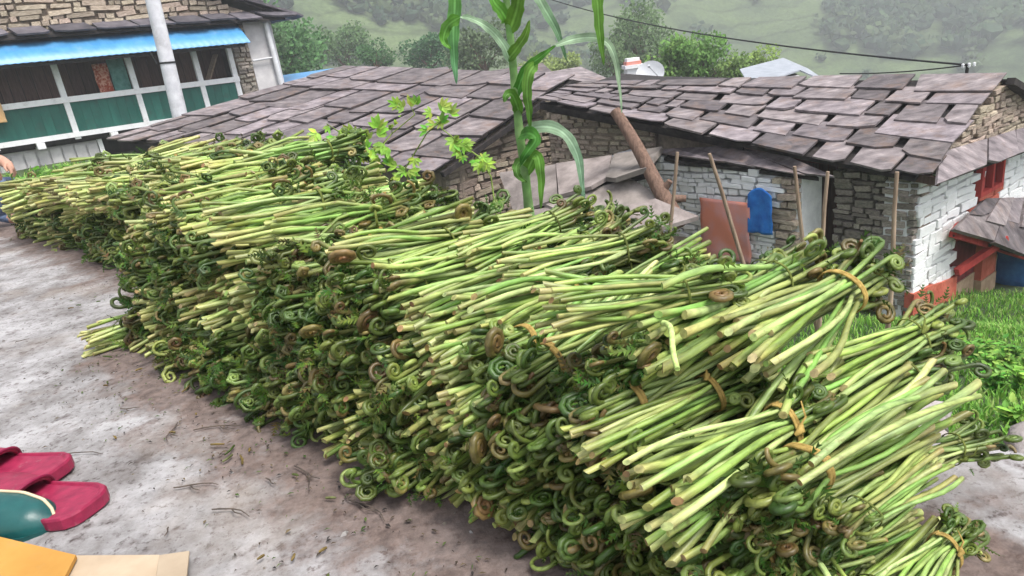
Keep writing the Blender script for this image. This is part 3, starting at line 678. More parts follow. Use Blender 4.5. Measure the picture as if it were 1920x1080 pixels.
# corrugated awning
aw = MB(); nu = 150; L0, L1 = U0, 7.25
for i in range(nu + 1):
    u = lerp(L0, L1, i / nu); c = 0.009 * math.sin(i * math.pi / 1.5)
    for (z, o, e) in ((2.90, 0.02, 0), (2.16, 0.95, 0), (2.155, 0.95, -.012), (2.895, 0.02, -.012)):
        p = AW(u - (0.35 if z < 2.5 and i == -1 else 0), z + c, o); p.z += e; aw.v.append(tuple(p)); aw.c.append((1, 1, 1))
for i in range(nu):
    for k in range(4): aw.f.append((i * 4 + k, i * 4 + (k + 1) % 4, i * 4 + 4 + (k + 1) % 4, i * 4 + 4 + k)); aw.mi.append(0)
part('awning', aw, M['blue_tin'], ha, True)
mb = MB(); slab(mb, U0, 7.1, 2.05, 2.13, 0.85, 0.08); part('awning_beam', mb, M['dark_wood'], ha)
# stone pier, plaster wall, drain pipe
pr_ = MB(); slab(pr_, 6.95, 7.5, -1.2, 2.75, -0.02, 0.5); pier = part('stone_pier', pr_, M['mortar'], ha)
stones(pier, lambda u, z: AW(u, z, 0.05), UA, NA, 6.95, 7.5, -0.2, 2.65, 0.12, 0.3, lambda u, z: 'stone_grey', cap=70)
pl = MB(); slab(pl, 7.5, 8.42, -1.2, 2.85, 0.02, 0.5); part('plaster_wall', pl, M['plaster'], ha)
sw = MB(); sw.prism([AW(8.4, -1.2, 0), AW(8.4, 2.8, 0), AW(8.4, 2.8, -5), AW(8.4, -1.2, -5)], UA * 0.05); part('side_wall', sw, M['plaster'], ha)
pp = MB(); pp.tube([AW(8.22, 2.75, .14), AW(8.25, 1.2, .14), AW(8.28, -1.0, .14)], 0.085, 10).tube([AW(7.5, 1.62, .12), AW(8.2, 1.66, .14)], 0.03, 8)
part('drain_pipe', pp, M['pipe'], ha, True)
# slate course, stone gable above it, verge
gu = MB(); gu.prism([AW(U0, 2.9, -.1), AW(8.3, 2.9, -.1), AW(8.1, 3.05, -.1), AW(U0, 6.6, -.1)], NA * -0.4); gab = part('gable_wall', gu, M['mortar'], ha)
stones(gab, lambda u, z: AW(u, z, 0.0), UA, NA, U0 + 1.6, 8.0, 2.95, 4.3, 0.14, 0.42, lambda u, z: 'stone_tan', keep=lambda u, z: z < 3.0 + (8.15 - u) * .36)
M['slate_dark'] = mat_noise('dark_slate', (0.06, 0.055, 0.065), (0.14, 0.125, 0.14), scale=3, rough=0.8, bump=0.4, bscale=14, rnd=0.25)
QE = [AW(9.15, 2.90, 0.42), AW(U0, 2.88, 0.42), AW(8.9, 3.12, -0.05), AW(U0, 3.08, -0.05)]
pr2 = deck(ha, QE, 'pent_roof', drop=0.06, rear=False); slates(pr2, QE, 1, 11, mat='slate_dark', seed=51, th=0.05, lift=0.03)
QV = [AW(9.0, 2.98, 0.35), AW(9.0, 2.98, -5), AW(-2.2, 7.1, 0.35), AW(-2.2, 7.1, -5)]
vr = deck(ha, QV, 'roof', drop=0.05, rear=False); slates(vr, QV, 10, 6, mat='slate_dark', seed=61, th=0.06, lift=0.06)
# things in the gallery
PAW = lambda u, z, o: AW(u, z, o - 0.22)
M['red_check'] = mat_noise('red_checked_cloth', (0.30, 0.05, 0.02), (0.55, 0.30, 0.22), scale=14, bump=0.2, contrast=(0.45, 0.6))
M['teal_cloth'] = mat_noise('teal_cloth', (0.05, 0.16, 0.14), (0.11, 0.26, 0.23), scale=8, bump=0.2)
M['orange_cloth'] = mat_noise('orange_cloth', (0.55, 0.33, 0.14), (0.70, 0.48, 0.26), scale=8, bump=0.3)
cloth('hanging_cloth', PAW, 2.82, 3.22, 1.1, 2.0, M['red_check'], 'orange red patterned cloth hanging in the gallery of the green panelled house', seed=7, wob=.05)
cloth('hanging_cloth', PAW, 3.24, 3.70, 1.1, 2.15, M['teal_cloth'], 'pale teal cloth hanging beside the red patterned cloth in the gallery', seed=9, wob=.03)
cloth('draped_cloth', lambda u, z, o: AW(u, z, o + 0.1), -1.3, 0.32, 0.72, 1.24, M['orange_cloth'], 'pale orange cloth draped over the white gallery rail at the picture edge', seed=12, wob=.06)
a, b = AW(6.05, 1.2, -.3), AW(6.55, 1.95, -.5)
t_ = put('leaning_board', MB().bar(a, b, .22, .05).mesh('leaning_board', M['bamboo'])); tag(t_, 'tan wooden board leaning inside the right bay of the gallery', 'board')

# ------------------------------------------------------------------ pole, wires, dish, far roofs
a, b = Vector((-7.221, 17.200, 0.383)), Vector((-7.063, 17.200, 3.557))
pole = thing('utility_pole', (a.x, a.y, ground_z(a.x, a.y)), 'thick pale painted pole standing in front of the green panelled house', 'pole')
d = (b - a); pm = MB(); g0 = a - d * 0.55
pm.tube([g0.lerp(b, t) for t in np.linspace(0, 1.25, 8)], [0.185 - 0.04 * t for t in np.linspace(0, 1, 8)], 16)
part('shaft', pm, M['pole'], pole, True)
c = a.lerp(b, .37)
part('band', MB().tube([c + d.normalized() * -.02, c + d.normalized() * .02], 0.178, 16).tube([c + Vector((-.20, -.1, .0)), c + Vector((-.27, -.12, .28))], .02, 6), M['wire'], pole)
wr = thing('power_line', (9.227, 13.500, -0.590), 'thin sagging black power line crossing in front of the green hillside', 'wire')
w0, w1 = Vector((9.227, 13.500, -0.590)), Vector((2.816, 34.000, 2.840))
wm = MB(); wm.tube([w0.lerp(w1, t) - Vector((0, 0, 0.75 * 4 * t * (1 - t) * 0.5)) for t in np.linspace(0, 1.6, 40)], 0.020, 5)
w2 = Vector((8.501, 17.000, -0.782)); wm.tube([w0.lerp(w2, t) - Vector((0, 0, .2 * t * (1 - t))) for t in np.linspace(0, 1, 12)], 0.014, 5)
part('cable', wm, M['wire'], wr)
ins = MB()
for dx in (-.10, .02, .12): ins.tube([w0 + Vector((dx, 0, z)) for z in (-.05, -.02, 0.0, .02, .04)], [.012, .032, .02, .032, .012], 8)
part('insulator', ins, M['white_paint'], wr, True)
pst = MB(); pst.tube([w0 + Vector((.03, .05, .02)), w0 + Vector((.05, .3, -2.6))], .03, 8); part('bracket_pole', pst, M['dark_wood'], wr)
dcen = Vector((4.072, 17.500, -0.244)); dish = thing('satellite_dish', tuple(dcen + Vector((0, 0, -.8))), 'round pale grey satellite dish above the far roof ridge', 'satellite dish')
ax = Vector((-0.25, -0.75, 0.6)).normalized(); e1 = ax.orthogonal().normalized(); e2 = ax.cross(e1); dmb = MB(); nr, ns = 6, 28
for side in (0, 1):
    for i in range(nr + 1):
        for k in range(ns):
            r_ = 0.34 * i / nr; an_ = 2 * math.pi * k / ns
            dmb.v.append(tuple(dcen + e1 * r_ * math.cos(an_) + e2 * r_ * math.sin(an_) + ax * (0.9 * r_ * r_ - .012 * side))); dmb.c.append((1, 1, 1))
for side in (0, 1):
    bse = side * (nr + 1) * ns
    for i in range(nr):
        for k in range(ns):
            f = (bse + i * ns + k, bse + i * ns + (k + 1) % ns, bse + (i + 1) * ns + (k + 1) % ns, bse + (i + 1) * ns + k); dmb.f.append(f if side == 0 else f[::-1]); dmb.mi.append(0)
part('reflector', dmb, M['dish'], dish, True)
part('feed_arm', MB().tube([dcen - e2 * .32 * (1 if e2.z > 0 else -1), dcen + ax * .38], .014, 6).tube([dcen + ax * .36, dcen + ax * .42], .03, 8), M['dish'], dish)
part('mast', MB().tube([dcen - ax * .02, dcen - ax * .15 + Vector((0, 0, -.1)), dcen - ax * .15 + Vector((0, 0, -1.2))], .025, 8), M['dish'], dish)
ch = Vector((4.062, 19.500, -0.280)); chim = thing('chimney_stack', tuple(ch + Vector((0, 0, -.9))), 'small white stepped chimney with red bands left of the dish', 'chimney')
cm = MB(); cm.box(ch + Vector((0, 0, -.35)), (.40, .40, 1.0)); part('shaft', cm, M['white_paint'], chim)
for k, (w_, z_) in enumerate(((.50, .16), (.40, .25), (.34, .33))):
    part('tier', MB().box(ch + Vector((0, 0, z_ + .03)), (w_, w_, .09)), M['faded_cloth'] if k == 1 else M['white_paint'], chim)
# zinc roof behind the ridge
tr = [Vector((6.492, 17.500, -0.810)), Vector((8.860, 20.000, -0.842)), Vector((8.557, 17.500, -1.063))]
zh = thing('shed', (7.6, 18.5, -2.6), 'small shed with pale zinc sheet roof poking up beyond the slate ridge', 'shed')
back_ = Vector((1.2, 4.0, 0.1)); zm = MB(); zm.prism([tr[0], tr[1], tr[1] + back_, tr[0] + back_], (0, 0, -.04)); zm.prism([tr[1], tr[2], tr[2] + back_, tr[1] + back_], (0, 0, -.04)); part('roof', zm, M['tin_roof'], zh)
zw = MB(); zw.prism([tr[0] + Vector((.2, .2, -.1)), tr[1] + Vector((0, .2, -.12)), tr[2] + Vector((-.2, .2, -.1)), Vector((tr[2].x - .2, tr[2].y + .2, -4.4)), Vector((tr[0].x + .2, tr[0].y + .2, -4.4))], (1.0, 3.4, 0)); part('wall', zw, M['plaster'], zh)
def far_house(px, w, dpt, h, yaw, mats, label, hroof=0.6):
    p = Vector(px); p.z -= h + hroof; t = thing('far_house', tuple(p), label, 'house')
    rt = Matrix.Rotation(yaw, 3, 'Z'); f = lambda x, y, z: p + rt @ Vector((x, y, z))
    wb_ = MB(); wb_.prism([f(-w / 2, -dpt / 2, -2), f(w / 2, -dpt / 2, -2), f(w / 2, -dpt / 2, h), f(-w / 2, -dpt / 2, h)], rt @ Vector((0, dpt, 0))); part('wall', wb_, mats[0], t)
    rf = MB(); rf.prism([f(-w / 2 - .3, -dpt / 2 - .3, h - .05), f(w / 2 + .3, -dpt / 2 - .3, h - .05), f(w / 2 + .3, 0, h + hroof), f(-w / 2 - .3, 0, h + hroof)], (0, 0, .06))
    rf.prism([f(-w / 2 - .3, dpt / 2 + .3, h - .05), f(w / 2 + .3, dpt / 2 + .3, h - .05), f(w / 2 + .3, 0.004, h + hroof), f(-w / 2 - .3, 0.004, h + hroof)], (0, 0, .06)); part('roof', rf, mats[1], t)
    for x in (-w * .25, w * .25):
        wn_ = MB(); wn_.prism([f(x - .4, -dpt / 2 - .02, h * .35), f(x + .4, -dpt / 2 - .02, h * .35), f(x + .4, -dpt / 2 - .02, h * .8), f(x - .4, -dpt / 2 - .02, h * .8)], rt @ Vector((0, -.03, 0))); part('window', wn_, M['dark_wood'], t)
far_house((-6.679, 27.000, 0.841), 3.4, 3, 0.9, -.3, (M['plaster'], M['blue_tin']), 'low far house with blue sheet roof just right of the green panelled house', .35)
far_house((-3.410, 34.000, 0.177), 3.2, 2.6, 1.0, .2, (M['plaster'], M['slate']), 'small pale far house behind the middle roof ridge', .4)
far_house((-6.138, 30.000, 0.651), 2.4, 2.4, 0.7, -.5, (M['stone_tan'], M['slate_tan']), 'small tan far house under the round green bush', .45)
far_house((-0.455, 26.000, 0.008), 5.0, 3.0, 0.6, .25, (M['stone_tan'], M['slate']), 'long far slate roofed house just beyond the middle ridge', .55)
far_house((1.293, 22.000, -0.128), 3.6, 3.0, 0.6, .5, (M['stone_tan'], M['slate']), 'far slate roofed house behind the maize stalk', .5)

# ------------------------------------------------------------------ the pile of fern bundles
LB0 = 0.42
PALE = [(0.31, 0.42, 0.12), (0.25, 0.37, 0.085), (0.41, 0.50, 0.19), (0.18, 0.29, 0.055), (0.34, 0.42, 0.14), (0.29, 0.32, 0.10), (0.23, 0.38, 0.08)]
DEEP = [(0.030, 0.060, 0.010), (0.044, 0.080, 0.012), (0.066, 0.098, 0.019)]
BROWN = [(0.21, 0.135, 0.048), (0.16, 0.105, 0.036), (0.24, 0.175, 0.07), (0.12, 0.070, 0.026)]
TAN = [(0.30, 0.20, 0.080), (0.19, 0.115, 0.042), (0.36, 0.29, 0.13)]
def mixc(a, b, t): return tuple(lerp(x, y, t) for x, y in zip(a, b))

def stalk(r, mb, ring, sides, cseg, straight=6, big=False):
    """one fern stalk of a bundle laid along +X: cut end near x=0, tie at 0.66 L, coiled head beyond"""
    ay, az, ar = ring                          # place of the stalk in the tie's section, 0..1
    rt = 0.040
    ty, tz = ay * rt, az * rt * 0.9
    fan = r.uniform(1.15, 2.0) * FANX[0]
    x0 = r.uniform(-0.03, 0.05); y0 = ty * fan * 1.15 + r.uniform(-.014, .014); z0 = tz * fan * 0.85 + r.uniform(-.012, .012)
    rad = r.uniform(0.0046, 0.0070)
    pts = []; cols = []; rads = []
    pale = r.choice(PALE); deep = r.choice(DEEP); hb = r.random()
    coilc = mixc(r.choice(DEEP), (0.20, 0.25, 0.05), r.random() ** 2 * 0.75) if hb < 0.72 else (r.choice(BROWN) if hb < 0.92 else (0.26, 0.32, 0.08))
    xt = LB0 * 0.66
    bow = Vector((0, r.uniform(-.020, .020), r.uniform(-.016, .016))); b2 = r.uniform(-.006, .006)
    xe = LB0 * r.uniform(0.74, 0.97)
    spread = r.uniform(1.0, 1.9)
    a0 = Vector((x0, y0, z0)); at = Vector((xt, ty, tz)); ae = Vector((xe, ty * spread + r.uniform(-.01, .01), tz * spread + r.uniform(-.008, .014)))
    for i in range(straight + 1):
        t = i / straight
        p = a0.lerp(at, t) + bow * math.sin(math.pi * t) + Vector((0, b2, -b2)) * math.sin(2 * math.pi * t); pts.append(p); rads.append(rad * lerp(1.16, 0.84, t) * r.uniform(.96, 1.04)); cols.append(mixc(pale, mixc(pale, deep, 0.35), t))
    for i in range(1, 3):
        t = i / 2; pts.append(at.lerp(ae, t)); rads.append(rad * lerp(0.86, 0.95, t)); cols.append(mixc(mixc(pale, deep, 0.35), mixc(deep, coilc, .5), t))
    # the coil
    d = (ae - at).normalized(); w = Vector((0, ty + r.uniform(-.03, .03), tz + r.uniform(-.03, .03)))
    w = w - d * w.dot(d); w = w.normalized() if w.length > 1e-5 else d.orthogonal().normalized()
    if r.random() < 0.35: w = -w
    Rc = r.uniform(0.011, 0.021) * (1.25 if r.random() < .15 else 1); turns = r.uniform(1.2, 2.1)
    kk = r.random(); shrink = r.uniform(.66, .84); oval = r.uniform(.72, 1.15)
    if kk < .09: turns = r.uniform(.45, .85); Rc *= r.uniform(1.0, 1.7)
    elif kk < .15: turns = r.uniform(.15, .3); Rc *= 2.2
    c = ae + w * Rc
    if big:
        Rc = r.uniform(.024, .031); turns = 2.1; coilc = r.choice(BROWN + TAN[1:2]); w = (Vector((0, 1 if ty > 0 else -1, .25))); w = (w - d * w.dot(d)).normalized(); c = ae + w * Rc
    sidew = d.cross(w)
    drift = r.uniform(-.006, .006)
    for i in range(1, cseg + 1):
        t = i / cseg; an = t * turns * 2 * math.pi; rr = Rc * (1 - shrink * t)
        pts.append(c + d * (rr * oval * math.sin(an)) - w * (rr * math.cos(an)) + sidew * drift * t); rads.append(rad * lerp(1.0, 0.62, t) * (1.35 if big else 1)); cols.append(mixc(mixc(deep, coilc, .55), coilc, t))
    tip = r.choice(TAN); cols[0] = mixc(pale, tip, 0.55); 
    mb.tube(pts, rads, sides, True, cols, mixc(tip, pale, r.choice((0, 0, .4, .8))), skew=r.uniform(-.9, .9))
    return ae, c, d, w, Rc

def frond_tuft(r, mb, heads, n):
    """feathery young leaflets between the coils"""
    for _ in range(n):
        ae, c, d, w, Rc = r.choice(heads)
        p = ae + Vector((r.uniform(-.02, .03), r.uniform(-.016, .016), r.uniform(-.012, .016)))
        dirv = (d * r.uniform(-.2, 1.0) + Vector((0, r.uniform(-1, 1), r.uniform(-.7, 1)))).normalized(); curl = Vector((r.uniform(-1, 1), r.uniform(-1, 1), r.uniform(-1, 1)))
        L = r.uniform(.022, .05); k = r.randint(4, 6)
        base = r.choice([(0.045, 0.10, 0.014), (0.065, 0.13, 0.018), (0.035, 0.075, 0.013), (0.10, 0.16, 0.025), (0.10, 0.09, 0.03)])
        side = dirv.cross(curl).normalized() if dirv.cross(curl).length > .01 else dirv.orthogonal()
        q = p.copy(); v = dirv.copy()
        for i in range(k):
            st = L / k; q2 = q + v * st; wl_ = L * 0.34 * (1 - i / (k + .5))
            for sg in (-1, 1):
                tipp = q.lerp(q2, .5) + side * sg * wl_ + v * st * .8 + curl * r.uniform(-.003, .003)
                cc = tuple(x * r.uniform(.8, 1.25) for x in base)
                mb.add([q, q2, tipp], [(0, 1, 2)], cc)
            v = (v + curl * 0.16).normalized(); q = q2

def disc_points(r, n):
    out = []
    for i in range(n):
        rr = math.sqrt((i + .5) / n); a = i * 2.39996 + r.uniform(-.3, .3)
        out.append((rr * math.cos(a), rr * math.sin(a), rr))
    return out
def tie_mesh(r, name, mat, width, wraps):
    mb = MB(); path = []; rad = []
    N = 26
    for i in range(N * wraps + 1):
        a = 2 * math.pi * i / N; wob = 1 + 0.06 * math.sin(a * 3 + 1)
        path.append(Vector((LB0 * 0.66 + 0.006 * (i / N) + .004 * math.sin(a * 2), 0.0465 * math.cos(a) * wob, 0.043 * math.sin(a) * wob))); rad.append(width)
    mb.tube(path, rad, 5, True, flat=0.55)
    if r.random() < .6:
        k = path[N // 4]; mb.tube([k + Vector((-.008, -.006, 0)), k + Vector((0, 0, .008)), k + Vector((.008, .007, .002))], [.004, .0075, .004], 6)
        mb.tube([k, k + Vector((.012, .02, .012)), k + Vector((.02, .045, .002))], [.003, .0025, .0015], 4)
    return mb.mesh(name, mat, True)

FANX = [1.0]
rb_ = random.Random(5)
VAR_N, VAR_F = [], []
for v in range(9):         # near bundles: every stalk its own mesh
    n = rb_.randint(27, 32); ms = []; heads = []; FANX[0] = 1.45 if v in (0, 2, 5) else 1.0
    for q_, ring in enumerate(disc_points(rb_, n)):
        mb = MB(); heads.append(stalk(rb_, mb, ring, 7, 17, big=(v in (0, 4, 7) and q_ in (n - 1, n - 3)) or (v in (1, 5) and q_ == n - 2))); ms.append(mb.mesh('stalk', M['stalk'], True, True))
    fm = MB(); frond_tuft(rb_, fm, heads, rb_.choice((10, 18, 30, 60)))
    straw = v in (2, 5, 7)
    VAR_N.append((ms, fm.mesh('frond_tuft', M['frond'], False, True), tie_mesh(rb_, 'tie', M['tie_straw' if straw else 'tie_green'], .0042 if straw else .0030, 2 if straw else 1), straw))
FANX[0] = 1.0
for v in range(8):         # far bundles: stalks too thin to pick apart, joined
    mb = MB(); heads = []
    for ring in disc_points(rb_, 26): heads.append(stalk(rb_, mb, ring, 5, 9, 3))
    fm = MB(); frond_tuft(rb_, fm, heads, rb_.choice((10, 18, 30, 60)))
    straw = v in (3, 6)
    VAR_F.append((mb.mesh('stalks', M['stalk'], True, True), fm.mesh('frond_tuft', M['frond'], False, True), tie_mesh(rb_, 'tie', M['tie_straw' if straw else 'tie_green'], .006 if straw else .0038, 1), straw))

NB_ = [0]
def nth(k): return '%d%s' % (k, 'th' if 10 <= k % 100 <= 20 else {1: 'st', 2: 'nd', 3: 'rd'}.get(k % 10, 'th'))
def bundle(c, head, roll, scale, label, group, near, var=None, flat=1.0):
    """c: centre, head: direction towards the coiled heads"""
    x = Vector(head).normalized(); up = Vector((0, 0, 1)); y = up.cross(x); y = y.normalized() if y.length > 1e-4 else Vector((0, 1, 0)); z = x.cross(y)
    rot = Matrix((x, y, z)).transposed() @ Matrix.Rotation(roll, 3, 'X')
    o = bpy.data.objects.new('fern_bundle', None); COL.objects.link(o); o.empty_display_size = .05
    o.matrix_basis = Matrix.Translation(Vector(c) - x * (LB0 * .5 * scale)) @ rot.to_4x4() @ Matrix.Diagonal((scale, scale * (.86 if near and group == G1 else 1), scale * flat * (.86 if near and group == G1 else 1), 1))
    tag(o, label, 'fern bundle', group)
    V = (VAR_N if near else VAR_F); k = var if var is not None else rb_.randrange(len(V)); V = V[k]
    if near:
        for me in V[0]: put('stalk', me, o)
    else:
        s = put('stalks', V[0], o); s['kind'] = 'stuff'
    f = put('frond_tuft', V[1], o); f['kind'] = 'stuff'
    put('tie', V[2], o); NB_[0] += 1
    return o

# the large bundles on the near end and crest, one by one: cut end, head, turn, kind, words
G1 = 'fern bundles laid on the crest and near end of the pile'
HERO = [  # cut ends and heads projected from image pixels onto chosen heights
 ((0.059, 1.158, 0.535), (0.442, 1.249, 0.505), 0.3, 0, 'bundle with wide fan of blunt cut ends over the dark face, green tie'),
 ((0.004, 1.617, 0.455), (0.440, 1.761, 0.455), 1.1, 1, 'pale crest bundle with green tie below the drooping maize leaf'),
 ((0.077, 1.733, 0.435), (0.389, 2.118, 0.435), 2.0, 3, 'crest bundle whose tall curved heads stand up against the tan slabs'),
 ((0.504, 1.277, 0.415), (0.122, 1.099, 0.415), 0.9, 4, 'bundle with two big tan coils at its lower left end, laid beneath the fan'),
 ((0.229, 1.113, 0.455), (0.684, 1.429, 0.455), 1.7, 6, 'long straight bundle in the middle of the near crest, dark green heads behind'),
 ((0.377, 1.074, 0.435), (0.791, 1.384, 0.435), 0.5, 2, 'bundle with thick straw tie and bright curled heads beneath the grey stone wall'),
 ((0.341, 1.354, 0.415), (0.700, 1.572, 0.415), 2.4, 8, 'bundle with feathery dark green heads just left of the straw tied bundle'),
 ((0.090, 1.033, 0.335), (0.457, 1.186, 0.335), 0.1, 7, 'bundle with a tan tie and brown furry coils lying across the near slope'),
 ((0.164, 0.861, 0.315), (0.550, 1.099, 0.315), 1.3, 5, 'bundle with knotted straw tie whose splayed cut ends reach the dark face'),
 ((0.450, 1.094, 0.295), (0.860, 1.225, 0.295), 2.8, 0, 'bundle on the right flank whose big open coils stand before the grass'),
 ((0.723, 1.106, 0.295), (0.284, 0.848, 0.295), 0.6, 2, 'large bundle with yellow straw tie, cut ends fanned up to the right'),
 ((0.532, 0.999, 0.220), (0.839, 1.050, 0.220), 1.9, 3, 'small bundle on the right edge with coils over the pale paving'),
 ((0.641, 0.960, 0.250), (0.417, 0.822, 0.250), 0.2, 6, 'bundle with steep pale stalks under the yellow tied bundle'),
 ((0.469, 0.750, 0.160), (0.678, 0.909, 0.160), 1.2, 5, 'lowest right bundle with greyish coils resting on the paving'),
 ((0.395, 0.773, 0.180), (0.378, 1.013, 0.180), 2.2, 4, 'bundle with bright leafy green heads at the bottom of the near end'),
 ((0.639, 1.113, 0.265), (0.370, 0.989, 0.265), 1.2, 1, 'bundle wedged between the knotted straw bundle and the yellow tied bundle'),
 ((0.522, 1.103, 0.345), (0.890, 1.276, 0.345), 0.8, 8, 'bundle behind the near crest with dark heads above the sunken grass slope'),
 ((0.622, 0.973, 0.180), (0.361, 0.839, 0.180), 1.9, 3, 'bundle under the yellow tied bundle with heads at the bottom edge'),
 ((0.653, 0.954, 0.100), (0.434, 0.816, 0.100), 0.9, 1, 'bundle filling the bottom right corner beside the lowest right bundle'),
 ((0.505, 0.924, 0.150), (0.237, 0.844, 0.150), 2.6, 8, 'bundle at the bottom edge beneath the leafy green heads'),
 ((0.535, 0.954, 0.240), (0.302, 0.857, 0.240), 0.2, 6, 'bundle packed between the yellow tied bundle and the leafy heads'),
 ((-0.112, 1.773, 0.495), (0.263, 1.978, 0.495), 0.4, 6, 'slim crest bundle with pale stalks at the foot of the maize plant'),
]
for a, b, roll, var, lab in HERO:
    a = Vector(a); b = Vector(b); L = (b - a).length
    bundle((a + b) / 2, b - a + Vector((0, 0, rb_.uniform(-.01, .03))), roll, max(.72, L / LB0) * 1.02, lab, G1, True, var, 0.95)

ORD = ['bottom', 'second', 'third', 'fourth', 'fifth', 'sixth', 'seventh', 'eighth', 'ninth']
def section(s): return 'nearest' if s < 0.9 else ('near' if s < 1.6 else ('middle' if s < 3.2 else 'far'))
def ztop(s): return interp(s, [(-.2, .12), (.1, .18), (.45, .28), (.85, .38), (1.2, .42), (1.6, .465), (2.4, .54), (3.2, .54), (3.9, .50), (5, .47), (6, .43), (7, .36), (7.6, .32)])
clump = random.Random(17)
# the front face of the near block, then of the set-back far block
def face(s0, s1, o_base, sc0, sc1, seed, far=False):
    r = random.Random(seed); lay = 0; z = 0.045
    while z < 0.64:
        s = s0 + r.uniform(0, .08); cnt = 0
        while s < s1:
            t = (s - s0) / (s1 - s0); sc = lerp(sc0, sc1, t); zt = ztop(s)
            zz = z + r.uniform(-.014, .014)
            step = sc * (0.098 if not far else .105) * r.uniform(.85, 1.2)
            if zz < zt - .02:
                # heads or cut ends outward, in irregular patches
                nv = noise.noise(Vector((s * 2.1, z * 5.5, seed * 3.3)))
                cut_out = nv + r.uniform(-.22, .22) > ((0.10 if zz < zt - .15 else .30) if not far else .02)
                setback = 0.36 * zz + r.uniform(-.035, .035)
                ax = PN * r.uniform(.86, 1.0) + PD * (r.uniform(-.45, .10) if s > .6 else r.uniform(-.2, .1)) + Vector((0, 0, r.uniform(-.03, .10)))
                ax.normalize()
                if s < .75: ax = (ax + Vector((.25, -.1, 0))).normalized()
                Lh = LB0 * sc * .5
                c = on_pile(s, o_base + setback, zz + .02) + ax * (Lh - (-.025 if cut_out else .035))
                hd = ax if cut_out else -ax
                px_near = c.length < 2.0
                cnt += 1; lab = '%s bundle from the near end, %s layer of the %s face, %s outward' % (nth(cnt), ORD[min(lay, 8)], 'set-back far' if far else 'front', 'cut ends' if cut_out else 'coiled heads')
                bundle(c, hd, r.uniform(0, 6.28), sc * r.uniform(.94, 1.06), lab, 'fern bundles in the %s part facing the yard' % section(s), px_near, None, .92)
            s += step
        z += 0.080 * (lerp(sc0, sc1, .45)); lay += 1
face(0.36, 3.15, 0.74, 1.0, 1.42, 3)
face(3.30, 7.3, 1.22, 1.50, 1.9, 9, True)
# crest: bundles laid across the top, two deep
def crest(s0, s1, o, z_add, sc0, sc1, seed, where, flip=.35, hd=(55, 105)):
    r = random.Random(seed); s = s0; cnt = 0
    while s < s1:
        t = (s - s0) / (s1 - s0); sc = lerp(sc0, sc1, t)
        a = R(r.uniform(*hd)); ax = Vector((math.sin(a), math.cos(a), r.uniform(-.04, .08)))
        if r.random() < flip: ax = -ax
        c = on_pile(s, o + r.uniform(-.05, .05), ztop(s) + z_add + r.uniform(-.015, .025))
        cnt += 1; lab = '%s bundle from the near end on the %s, %s to the rear' % (nth(cnt), where, 'coiled heads' if ax.dot(PN) > 0 else 'cut ends')
        bundle(c, ax, r.uniform(0, 6.28), sc * r.uniform(.95, 1.08), lab, 'fern bundles on the %s of the pile' % ('crest' if 'crest' in where else 'top'), c.length < 2.0, None, .95)
        s += .115 * sc * r.uniform(.85, 1.2)
crest(1.08, 3.2, 1.15, 0.0, 1.05, 1.4, 31, 'front crest', .25)
crest(0.95, 3.3, 1.36, -0.02, 1.05, 1.4, 32, 'rear crest', .4)
crest(0.80, 3.3, 1.30, -0.10, 1.05, 1.4, 36, 'lower crest layer', .5)
crest(3.2, 6.9, 1.55, -0.04, 1.5, 1.9, 33, 'far front crest', .2, (40, 85))
crest(3.3, 6.1, 1.85, 0.02, 1.5, 1.9, 34, 'far rear crest', .3, (30, 85))
# a second row inside the near end, under the crest
for lay, z in enumerate((.05, .13, .21)):
    s = .42; cnt = 0
    while s < 1.0:
        if z < ztop(s) - .05:
            cnt += 1
            ax = (PN + PD * rb_.uniform(-.2, .2)).normalized() * (1 if rb_.random() < .5 else -1)
            bundle(on_pile(s, 1.22, z), ax, rb_.uniform(0, 6), 1.0, '%s bundle of the rear row under the near crest, %s layer' % (nth(cnt), ORD[lay]), 'fern bundles of the rear row', True)
        s += .11
# one bundle that has slid out on to the paving
b0 = bundle(on_pile(3.17, .88, .05), PN * .9 - PD * .2, .5, 1.15, 'loose bundle at the foot of the step, cut ends poking out over the paving', 'fern bundles slid out at the foot', False, 1)
# loose stalks lying on top
for k, (p, q) in enumerate((((0.252, 1.108, 0.505), (0.240, 0.949, 0.495)), ((0.363, 0.811, 0.365), (0.729, 0.961, 0.365)), ((0.384, 0.822, 0.385), (0.621, 0.950, 0.385)))):
    p, q = Vector(p), Vector(q); mb = MB(); n = 8
    mb.tube([p.lerp(q, t) + Vector((.006 * math.sin(5 * t), .008 * math.sin(3 * t), .016 * math.sin(math.pi * t))) for t in np.linspace(0, 1, n)], [.0056 - .0012 * t for t in np.linspace(0, 1, n)], 8, True, [mixc(PALE[2], PALE[0], t) for t in np.linspace(0, 1, n)], TAN[0])
    o = put('loose_stalk', mb.mesh('loose_stalk', M['stalk'], True, True)); tag(o, ('short loose stalk lying across the fan of cut ends', 'long loose stalk pointing right over the pale paving', 'loose pale stalk beside the yellow straw tie')[k], 'fern stalk')
print('bundles', NB_[0])

